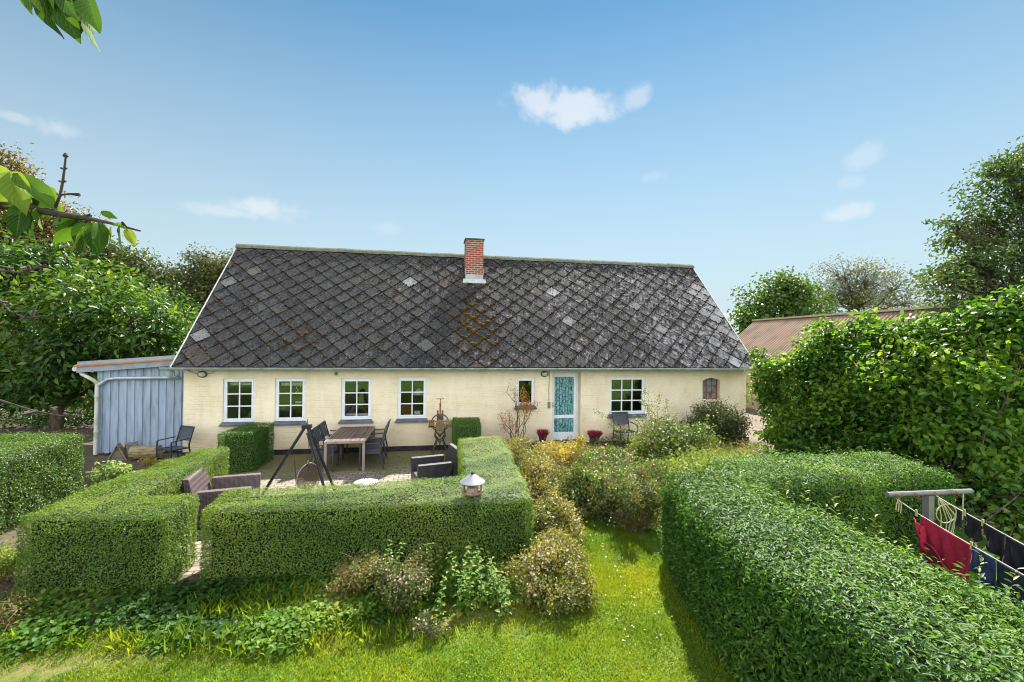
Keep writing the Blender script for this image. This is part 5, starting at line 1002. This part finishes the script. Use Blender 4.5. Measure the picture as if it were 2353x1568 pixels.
bush('potentilla_bush', 'low spreading bush with pale pink flowers beside the lawn', (1.46, -7.62), (.52, .50), .60, 7000, (.028, .048), .6, POTE, TWIG, nc=15, group=PG, flowers=(pf, 50, .016), deadtw=45, deadmat=DEAD, seed=26)
bush('potentilla_bush', 'thin dry bush linking hedge corner and the pink flowered bush', (1.74, -6.8), (.40, .5), .5, 4200, (.028, .048), .6, POTE, TWIG, nc=11, group=PG, deadtw=45, deadmat=DEAD, seed=27)
bush('dark_undergrowth_bush', 'dark green shaded bush under the golden bushes at the end of the path', (2.85, -5.15), (.6, .5), .80, 12000, (.04, .07), .6, ROSE, TWIG, nc=15, deadtw=90, deadmat=DEAD, seed=28)
bush('fuchsia_bush', 'straggly bush with red flowers at the end of the grass path', (3.75, -4.2), (.95, .9), .98, 15000, (.034, .058), .58, ROSE, TWIG, nc=18, flowers=(rf_, 26, .032), deadtw=80, deadmat=DEAD, seed=29)
bush('rose_bush', 'large sprawling rose bush with pale leaves in front of the nine pane window', (5.55, -3.2), (1.0, .95), 1.32, 19000, (.04, .07), .58, ROSE, TWIG, nc=24, flowers=(pf, 36, .03), deadtw=40, deadmat=DEAD, seed=30, stemn=50)
bush('rose_bush', 'tangle of dry brown stems at the far end of the privet hedge', (3.3, -5.9), (.5, .55), 1.12, 5500, (.035, .055), .55, ROSE, DEAD, nc=12, deadtw=420, deadmat=DEAD, seed=31, stemn=70)
bush('dark_shrub', 'dark leaved rounded shrub against the wall under the arched window', (8.1, -.95), (1.15, .7), 1.5, 20000, (.04, .07), .55, DROS, TWIG, nc=24, seed=32, flowers=(pf, 8, .035), stemn=50)
bush('perennial_clump', 'low golden perennials between rose bush and house corner', (7.6, -2.5), (1.7, .85), .62, 11000, (.03, .05), .5, POTE, TWIG, nc=16, seed=33)
bush('perennial_clump', 'bright yellow green low plants above the far privet hedge', (5.7, -4.7), (1.5, 1.0), .95, 18000, (.035, .06), .45, YG, TWIG, nc=22, seed=34, deadtw=30, deadmat=DEAD)
bush('fern_clump', 'small yellow green fern clump on the end of the privet hedge', (3.75, -6.9), (.5, .35), 1.42, 2200, (.05, .08), .35, YG, TWIG, nc=7, seed=35, z0=.15)
# tangled undergrowth filling the bed between the bushes
n = 34000; x = rng.uniform(1.5, 5.2, n); y = rng.uniform(-6.1, -1.0, n); k = (x < 4.6+.25*(y+6)) & (y > -6.15+.55*np.clip((x-2.0)/.6, 0, 1)*np.clip((3.0-x)/.4, 0, 1)) & ((x > 1.62) | (y > -5)); x = x[k]; y = y[k]; n = len(x); q3 = np.stack([x, y, 0*x], 1)
top = np.clip(.38+.22*lownoise(q3, 1.9, 70)+.12*lownoise(q3, 5.5, 71), .08, .75)*np.clip((y+6.5)/1.1, .3, 1); P = np.stack([x, y, top*rng.uniform(.25, 1, n)**.6+rng.exponential(.03, n)], 1); Nn, A = leaf_frames(n, np.tile([0, -.3, 1.], (n, 1)), .5, .4, .7, .05)
vg = np.clip(.1+.45*rng.uniform(size=n)+.45*lownoise(P, 2.6, 72), 0, 1)
tag(leaves('bed_undergrowth', P, Nn, A, rng.uniform(.03, .065, n), rng.uniform(.014, .035, n), leafmat('undergrowth_leaf', [(.025, .05, .012), (.055, .085, .018), (.10, .13, .028), (.17, .15, .04), (.26, .17, .06), (.30, .26, .08)], .35, rough=.5), None, var=vg), 'tangled olive and rusty undergrowth filling the bed between the bushes', 'undergrowth', kind='stuff')
m = MB()
for _ in range(420):
    px_, py_ = rng.uniform(1.7, 4.4), rng.uniform(-5.9, -1.6); a = Vector((px_, py_, rng.uniform(.15, .5))); d = Vector((rng.normal()*.5, rng.normal()*.5, rng.uniform(.2, 1.2))).normalized()*rng.uniform(.15, .5)
    m.tube([a, a+d*.5+Vector(rng.normal(size=3))*.02, a+d], [.004, .003, .0015], 3)
tag(m.build('dry_stalks', DEAD), 'dry brown stalks standing among the undergrowth', 'stalks', kind='stuff')
# long rose shoots
t = thing('climbing_rose', 'tall thin rose shoots with pale pink buds arching above the rose bush', 'rose', (5.5, -2.9, 0)); m = MB(); P = []
for (px, py) in [(1480, 895), (1515, 905), (1370, 945), (1400, 975), (1490, 940), (1555, 950), (1530, 920), (1460, 960), (1500, 925), (1545, 975), (1420, 985), (1580, 985), (1475, 915)]:
    d = at(px, py, 1)-CAM; q = CAM+d*((-2.9+rng.uniform(-.3, .3)-CAM.y)/d.y); q = q-Vector(t.location); pts = limb(m, (rng.normal()*.2, rng.normal()*.2, .3), q, .008, .003, .03, 5, 7)
    for k in range(60): a = pts[min(len(pts)-2, 3+int(rng.integers(0, 4)))]; b = pts[-1]; P.append(np.array(a.lerp(b, rng.uniform(0, 1)))+rng.normal(size=3)*.045)
m.build('stems', TWIG, t); P = np.array(P); n = len(P); leaves('foliage', P, rand_dir(n), rand_dir(n), rng.uniform(.03, .055, n), .025, ROSE, t); i = rng.choice(n, 22, False); flower_mesh('buds', P[i], rand_dir(22), .026, pf, t)
# sapling by the small window
t = thing('red_stemmed_sapling', 'thin upright sapling with orange and red leaves by the small window', 'sapling', (2.32, -.55, 0)); m = MB(); P = []; VV = []
tips = [(2.12, -.5, 1.95), (2.28, -.5, 1.8), (2.55, -.55, 1.55), (2.72, -.5, 1.5), (2.40, -.6, 1.35), (1.85, -.5, 1.05), (2.05, -.55, 1.15), (2.6, -.6, 1.2), (2.48, -.5, 1.72), (2.85, -.5, 1.38), (2.2, -.6, .9), (1.95, -.5, .8)]
for q in tips:
    q = Vector(q)-Vector(t.location); pts = limb(m, (rng.normal()*.05, rng.normal()*.03, 0), q, .013, .004, .03, 5, 6)
    for k in range(5): a = pts[3+int(rng.integers(0, 3))]; b = a+Vector(rng.normal(size=3))*.09+Vector((0, 0, .07)); m.tube([a, b], [.004, .002], 4)
    hot = 1 if q.z < 1.25 else .35
    for k in range(75): a = pts[4].lerp(pts[6], rng.uniform(0, 1)); P.append(np.array(a)+rng.normal(size=3)*np.array([.06, .04, .06])); VV.append(np.clip(hot*rng.uniform(.3, 1), 0, 1))
for k in range(260): P.append(np.array([.28, 0, 1.33])+rng.normal(size=3)*np.array([.12, .06, .07])); VV.append(rng.uniform(.45, .75))
for k in range(120): P.append(np.array([.22, 0, 1.6])+rng.normal(size=3)*np.array([.07, .05, .12])); VV.append(rng.uniform(.2, .6))
m.build('stems', mat('dark_stem', (.07, .045, .035), .8), t, smooth=True); P = np.array(P); n = len(P); leaves('foliage', P, rand_dir(n), rand_dir(n), rng.uniform(.035, .06, n), .02, leafmat('autumn_leaf', [(.25, .25, .04), (.38, .30, .05), (.45, .22, .05), (.42, .12, .06), (.35, .06, .06)], .4), t, var=np.array(VV))
# left side plants
bush('variegated_shrub', 'pale green rose shrub beside the end of the glossy left hedge', (-6.0, -3.4), (.5, .5), .8, 1500, (.06, .10), .6, leafmat('pale_leaf', [(.10, .18, .05), (.18, .26, .08), (.30, .36, .18)], .4), TWIG, nc=8, big=True, seed=41)
bush('perennial_clump', 'yellowing low plants between the blue shed and the left box hedge', (-5.4, -2.7), (.7, .6), .38, 3000, (.035, .06), .6, POTE, TWIG, nc=10, seed=42, flowers=(pf, 14, .03))
bush('perennial_clump', 'small yellowing tuft in front of the log', (-6.35, -1.0), (.5, .3), .25, 900, (.04, .06), .6, POTY, TWIG, nc=6, seed=43)
bush('perennial_clump', 'golden plant at the left frame edge below the glossy hedge', (-5.3, -6.2), (.5, .5), .55, 4000, (.03, .05), .5, YG, TWIG, nc=9, seed=44)
bush('dry_grass_tussock', 'dry brown tussock at the left frame edge under the box hedge', (-4.6, -7.2), (.45, .3), .3, 1300, (.03, .05), .4, POTE, DEAD, nc=7, deadtw=160, deadmat=DEAD, seed=45)
# foreground weeds
bush('potentilla_bush', 'green potentilla bush dotted with pale pink flowers in the foreground weeds', (-.28, -7.55), (.36, .36), .56, 5600, (.026, .046), .6, leafmat('foreground_bush_leaf', [(.035, .07, .016), (.07, .10, .025), (.13, .14, .04), (.20, .17, .06)], .35), TWIG, nc=12, flowers=(pf, 45, .014), deadtw=20, deadmat=DEAD, seed=46, group=PG)
bush('potentilla_bush', 'half dead brown potentilla bush left of the pink flowered green one', (-.85, -7.25), (.36, .32), .46, 3800, (.026, .046), .6, POTE, DEAD, nc=11, deadtw=90, deadmat=DEAD, flowers=(wf, 10, .013), seed=47, group=PG)
bush('potentilla_bush', 'small low bush drooping onto the lawn at the front', (-.02, -8.05), (.22, .2), .22, 1500, (.016, .028), .5, leafmat('low_bush_leaf', [(.04, .08, .016), (.08, .11, .025), (.16, .15, .05)], .35), TWIG, nc=7, flowers=(pf, 10, .014), seed=48, group=PG)
def nettle(x, y, h, label, n=9, sp=.2, L=.085, group='nettles in front of the long box hedge'):
    t = thing('nettle', label, 'nettle', (x, y, 0), 0, group); m = MB(); P = []; A = []; Ls_ = []
    for s in range(n):
        bx, by = rng.normal(size=2)*sp*.5; hh = h*rng.uniform(.6, 1); lean = rng.normal(size=2)*.12
        top = Vector((bx+lean[0]*hh, by+lean[1]*hh, hh)); m.tube([(bx, by, 0), Vector((bx, by, 0)).lerp(top, .5)+Vector((.01, 0, 0)), top], [.005, .004, .002], 4); u0 = rng.uniform(0, 6)
        k = int(hh/.055)+1
        for j in range(k):
            f = (j+1)/k; c = Vector((bx, by, 0)).lerp(top, f)
            for a in (0, math.pi): u = u0+j*math.pi/2+a; P.append(c); A.append((math.cos(u), math.sin(u), .25)); Ls_.append(L*(1.15-.65*f))
    m.build('stems', mat('green_stem', (.10, .16, .04), .7), t); P = np.array(P); A = np.array(A); k = len(P); Ls_ = np.array(Ls_)*rng.uniform(.8, 1.2, k)
    leaves('foliage', P, np.tile([0, 0, 1.], (k, 1))+rng.normal(size=(k, 3))*.25, A, Ls_, Ls_*.62, WEED, t, big=True, droop=.3, vgrad=.2)
nettle(.42, -7.45, .55, 'broad patch of nettles right of the pink flowered bush', 34, .42, .10); nettle(-.52, -7.2, .78, 'tallest single nettle spike standing against the long hedge', 4, .12, .09); nettle(.72, -7.75, .38, 'low nettles next to the pale pink flowered path bush', 16, .3, .09); nettle(.05, -7.2, .62, 'slim nettle rising behind the pink flowered bush', 4, .1, .085); nettle(.30, -7.1, .66, 'pair of slim nettles right of the slim nettle', 3, .12, .085)
# ground cover and grass (uncountable)
n = 38000; x = rng.uniform(-5.9, 1.15, n); y = rng.uniform(-8.5, -6.75, n)
edge = -7.75+.22*np.sin(x*1.7+1)+.12*np.sin(x*5.3); dens_ = np.clip((y-edge)/.4+.5, 0, 1)*np.clip(.75+.5*lownoise(np.stack([x, y, 0*x], 1), 1.6, 9), .12, 1); k = rng.uniform(size=n) < dens_; x = x[k]; y = y[k]; n = len(x)
z = rng.uniform(.01, .15, n)*(.6+.5*lownoise(np.stack([x, y, 0*x], 1), 2.2, 8)); P = np.stack([x, y, np.abs(z)+.01], 1); sz = .035+.055*np.clip(.5+.6*lownoise(P, 1.8, 12), 0, 1)*rng.uniform(.5, 1.2, n)
Nn, A = leaf_frames(n, np.tile([0, 0, 1.], (n, 1)), .9, .3, .42, .1)
vg = np.clip(.25+.3*rng.uniform(size=n)+.5*lownoise(P, 1.2, 77)+.25*lownoise(P, 5, 78), 0, 1)
tag(leaves('ground_cover', P, Nn, A, sz, sz*rng.uniform(.5, .95, n), WEED, None, big=True, var=vg), 'leafy green weeds covering the strip in front of the box hedges', 'ground cover', kind='stuff')
def grass(name, n, x0, x1, y0, y1, h, label, keep=None, w_=.005):
    x = rng.uniform(x0, x1, n); y = rng.uniform(y0, y1, n)
    if keep is not None: k = keep(x, y); x = x[k]; y = y[k]
    n = len(x); P = np.stack([x, y, np.zeros(n)], 1); A = unit(np.stack([rng.normal(size=n)*.5, rng.normal(size=n)*.5, np.ones(n)], 1)); var = np.clip(.15+.45*rng.uniform(size=n)+.38*lownoise(P, 1.1, 31)+.2*lownoise(P, 4.5, 33), 0, 1)
    return tag(leaves(name, P, unit(rng.normal(size=(n, 3))*np.array([1, 1, .3])), A, rng.uniform(.5, 1.2, n)*h, w_, GRASS, None, var=var, droop=.3), label, 'grass', kind='stuff')
tuft = lambda x, y, f, sd: lownoise(np.stack([x, y, 0*x], 1), f, sd)
grass('lawn_grass', 165000, -5.4, 3.0, -9.6, -7.2, .040, 'short mown grass of the lawn in the foreground', lambda x, y: ((y < -7.62+.2*np.sin(x*1.7+1)) | (x > 1.1)) & (tuft(x, y, 3.2, 41)*.35+tuft(x, y, 11, 42)*.25+.72-.55*np.exp(-((y+7.95-.15*np.sin(x*2.1))/.17)**2)*(x < 1) > rng.uniform(0, 1, len(x))), .006)
grass('path_grass', 45000, 1.75, 3.2, -7.6, -5.0, .034, 'short grass on the path between bushes and privet hedge', lambda x, y: tuft(x, y, 4, 43)*.4+.7 > rng.uniform(0, 1, len(x)), .006)
grass('tall_grass', 5200, -5.2, 1.3, -8.2, -7.0, .16, 'longer grass tufts among the weeds', lambda x, y: tuft(x, y, 2.3, 40) > .1, .006)
n = 26000; x = rng.uniform(.2, 2.8, n); y = rng.uniform(-9.6, -7.7, n); q = lownoise(np.stack([x, y, 0*x], 1), 1.5, 50)*.5+.35 > rng.uniform(0, 1, n); x = x[q]; y = y[q]; n = len(x); P = np.stack([x, y, rng.uniform(.008, .03, n)], 1); Nn, A = leaf_frames(n, np.tile([0, 0, 1.], (n, 1)), .9, .2, .3, 0)
tag(leaves('clover', P, Nn, A, rng.uniform(.012, .02, n), .014, GRASS, None), 'clover patches growing through the foreground lawn', 'clover', kind='stuff')
n = 60; x = rng.uniform(1.9, 2.8, n); y = rng.uniform(-8.6, -5.6, n); P = np.stack([x, y, np.full(n, .022)], 1); Nn, A = leaf_frames(n, np.tile([0, 0, 1.], (n, 1)), 1, 0, .3, 0)
tag(leaves('fallen_petals', P, Nn, A, rng.uniform(.018, .04, n), .02, wf, None), 'white fallen petals scattered over the grass path', 'petals', kind='stuff')
n = 420; x = rng.uniform(-4.7, .5, n); y = rng.uniform(-2.4, -.15, n); c = rng.integers(0, n, 40); x = x[c][rng.integers(0, 40, n)]+rng.normal(size=n)*.06; y = y[c][rng.integers(0, 40, n)]+rng.normal(size=n)*.05; P = np.stack([x, y, rng.uniform(.01, .05, n)], 1); A = unit(rng.normal(size=(n, 3))*np.array([1, 1, .3])+np.array([0, 0, .4]))
tag(leaves('paving_weeds', P, unit(rng.normal(size=(n, 3))*.3+np.array([0, 0, 1])), A, rng.uniform(.03, .08, n), .02, WEED, None), 'little weeds sprouting from the mossy patio near the wall', 'weeds', kind='stuff')

# cherry twigs close to the camera -----------------------------------------
def cherry_leafmat():
    m = leafmat('cherry_leaf', [(.022, .06, .010), (.04, .10, .014), (.065, .145, .018), (.11, .20, .025), (.20, .25, .04)], .34, rough=.65, spec=.15); t = m.node_tree
    a = t.nodes.new('ShaderNodeAttribute'); a.attribute_name = 'lu'; b = t.nodes.new('ShaderNodeAttribute'); b.attribute_name = 'lv'
    ab = t.nodes.new('ShaderNodeMath'); ab.operation = 'ABSOLUTE'; t.links.new(a.outputs['Fac'], ab.inputs[0])
    k = t.nodes.new('ShaderNodeMath'); k.operation = 'MULTIPLY_ADD'; t.links.new(ab.outputs[0], k.inputs[0]); k.inputs[1].default_value = -.35; t.links.new(b.outputs['Fac'], k.inputs[2])
    f = t.nodes.new('ShaderNodeMath'); f.operation = 'PINGPONG'; t.links.new(k.outputs[0], f.inputs[0]); f.inputs[1].default_value = .055
    v1 = maprange(t, f.outputs[0], .0, .012, 1, 0); v2 = maprange(t, ab.outputs[0], .03, .09, 1, 0); mxx = t.nodes.new('ShaderNodeMath'); mxx.operation = 'MAXIMUM'; t.links.new(v1, mxx.inputs[0]); t.links.new(v2, mxx.inputs[1])
    p = [n for n in t.nodes if n.type == 'BSDF_PRINCIPLED'][0]; src = p.inputs['Base Color'].links[0].from_socket
    fac = t.nodes.new('ShaderNodeMath'); fac.operation = 'MULTIPLY'; t.links.new(mxx.outputs[0], fac.inputs[0]); fac.inputs[1].default_value = .55
    x = mixc(t, fac.outputs[0], src, (.17, .24, .05, 1)); t.links.new(x, p.inputs['Base Color']); t.links.new(bump(t, f.outputs[0], .5, .02), p.inputs['Normal']); return m
def fine_leaves(name, P, Nn, A, L, W, mt, parent):
    n = len(P); nu, nv = 6, 11; X = unit(np.cross(A, Nn)); Z = np.cross(X, A); u = np.linspace(-1, 1, nu+1); v = np.linspace(0, 1, nv+1); V = []; LU = []; LV = []; VV = []
    for i in range(n):
        cu, dr, tw, fo = rng.uniform(-.25, .5), rng.uniform(.05, .4), rng.normal()*.35, rng.uniform(.15, .55)
        for b in v:
            hw = (np.sin(np.pi*b**.80)**.85*(1-.25*b))*.62; hw = max(hw, .012)
            for a in u:
                ser = 1+.035*((int(b*40) % 2)*2-1)*(abs(a) > .95); x = a*hw*ser; z = fo*abs(x)*.8+cu*x*x*1.2-dr*b*b*.5*(L[i]/W[i])+.06*math.sin(b*9+i)*abs(a); ang = tw*b
                V.append(P[i]+X[i]*W[i]*(x*math.cos(ang)-z*math.sin(ang)*.3)+A[i]*L[i]*b*(1-.12*dr*b)+Z[i]*W[i]*(z+x*math.sin(ang)))
                LU.append(a); LV.append(b)
        VV += [rng.uniform(0, 1)**1.3]*((nu+1)*(nv+1))
    q = np.array([(j*(nu+1)+i, j*(nu+1)+i+1, (j+1)*(nu+1)+i+1, (j+1)*(nu+1)+i) for j in range(nv) for i in range(nu)]); off = (np.arange(n)*(nu+1)*(nv+1))[:, None, None]
    o = fast(name, np.array(V), [(q[None]+off).reshape(-1, 4)], mt, parent, VV, smooth=True)
    for nm, d in (('lu', LU), ('lv', LV)): o.data.attributes.new(nm, 'FLOAT', 'POINT').data.foreach_set('value', np.array(d, np.float32))
    return o
CHB = mat('cherry_bark', (.05, .035, .03), .8, var=.4, scale=30); CHL = cherry_leafmat()
tr0 = at(-900, 900, 1.15); t = thing('cherry_tree', 'cherry tree beside the camera, its leafy twigs reaching in at the upper left', 'tree', (tr0.x, tr0.y, 0)); T0 = Vector((tr0.x, tr0.y, 0))
m = MB(); m.tube([(0, 0, 0), (.03, .02, 1.5), (0, .05, 2.6), (.05, .05, 3.6), (.1, .1, 4.6)], [.14, .12, .10, .07, .04], 12); m.build('trunk', CHB, t, smooth=True)
def cherry(pts, r0, r1, clusters, spur=None):
    pts = [p-T0 for p in pts]; m = MB(); k = len(pts); m.tube(pts, [r0+(r1-r0)*i/(k-1) for i in range(k)], 8)
    for i in range(7):
        a = pts[min(k-2, 1+int(rng.integers(0, k-1)))].lerp(pts[-1], rng.uniform(0, .8)); m.tube([a, a+Vector(rng.normal(size=3))*.012], [.004, .003], 5)
    if spur:
        sp = [p-T0 for p in spur[0]]; m.tube(sp, [.0036, .0032, .003, .0026, .0022], 6)
        for q_ in sp[1:]:
            for s in (-1, 1): m.tube([q_, q_+rr*s*rng.uniform(.004, .010)+uu*.004], [.002, .0028], 5)
        m.lathe([(.003, 0), (.006, .005), (.003, .011)], sp[-1], 7)
        if spur[1]: s2 = [p-T0 for p in spur[1]]; m.tube(s2, [.003, .0025, .0045], 5)
    b = m.build('branch', CHB, t, smooth=True); P = []; A = []; Nn = []; L = []
    for (c, dirpx, ln) in clusters:
        P.append(np.array(c-T0)); a = rr*dirpx[0]-uu*dirpx[1]-fw*dirpx[2]; A.append(np.array(a)); L.append(ln); Nn.append(np.array(-fw)*.7+rng.normal(size=3)*.55+np.array([0, 0, .35]))
    n = len(P); P = np.array(P); A = unit(np.array(A)); L = np.array(L)
    fine_leaves('leaves', P, unit(np.array(Nn)), A, L, L*.43, CHL, b)
D = 1.15
def lv(px, py, ang, ln, dd=0., n=1): return (at(px, py, D+dd+rng.uniform(-.04, .04)), (math.cos(R(ang)), math.sin(R(ang)), rng.uniform(-.3, .3)), ln*D/F_PX)
cl = [lv(22, 395, 62, 115), lv(0, 380, 78, 120), lv(30, 400, 45, 105), lv(-10, 400, 100, 130), lv(60, 430, 100, 75), lv(85, 440, 70, 75), lv(60, 450, 160, 70), lv(100, 425, 95, 65), (lv(110, 430, 60, 70)), lv(35, 475, 115, 55), lv(65, 480, 110, 70), lv(90, 478, 80, 70), lv(75, 475, 100, 75), lv(50, 470, 95, 80), lv(40, 430, 190, 80), lv(15, 440, 170, 70),
      lv(190, 508, 130, 85), lv(205, 505, 105, 85), lv(215, 510, 95, 70), lv(225, 510, 80, 75), lv(195, 500, 160, 70), lv(210, 500, 185, 62), lv(175, 505, 150, 60), lv(235, 512, 100, 65), lv(240, 512, 70, 60), lv(255, 520, 85, 58), lv(275, 520, 95, 55), lv(290, 525, 70, 45), lv(230, 490, 10, 40), lv(260, 515, 20, 35), lv(215, 520, 88, 70), lv(198, 520, 120, 75)]
cherry([at(-700, 380, D), at(-250, 430, D), at(-20, 468, D), at(60, 478, D), at(110, 487, D), at(165, 497, D), at(205, 503, D), at(250, 512, D), at(322, 531, D)], .016, .0022, cl,
       ([at(122, 488, D), at(138, 450, D), at(144, 420, D), at(148, 390, D), at(151, 362, D)], [at(136, 449, D), at(160, 446, D), at(182, 448, D)]))
cl = [lv(62, -40, 75, 85), lv(78, -35, 70, 80), lv(88, -45, 80, 120), lv(110, -40, 72, 125), lv(130, -45, 92, 75), lv(150, -30, 85, 80), lv(160, -20, 78, 120), lv(178, -15, 82, 135), lv(165, -40, 95, 95), lv(200, 2, 78, 105), lv(205, -10, 70, 100), lv(120, -20, 120, 60), lv(100, -30, 60, 75), lv(140, -20, 60, 80), lv(185, -30, 65, 90)]
cherry([at(-620, -220, D), at(-200, -140, D), at(0, -80, D), at(90, -45, D), at(160, -28, D), at(215, -12, D)], .014, .0025, cl)
for pts, lb in [([(-200, 640), (0, 622), (45, 627), (75, 620), (105, 608)], 0), ([(-200, 620), (0, 690), (22, 715), (60, 732), (105, 726)], 0), ([(-200, 880), (0, 920), (80, 945), (140, 956), (192, 953)], 0), ([(-150, 830), (120, 905), (126, 930), (128, 948)], 0)][:3]:
    cherry([at(-700, pts[0][1]-150, D)]+[at(*p, D) for p in pts], .0036, .0014, [lv(pts[1][0]-30+rng.uniform(-20, 10), pts[1][1], 80, 60)])
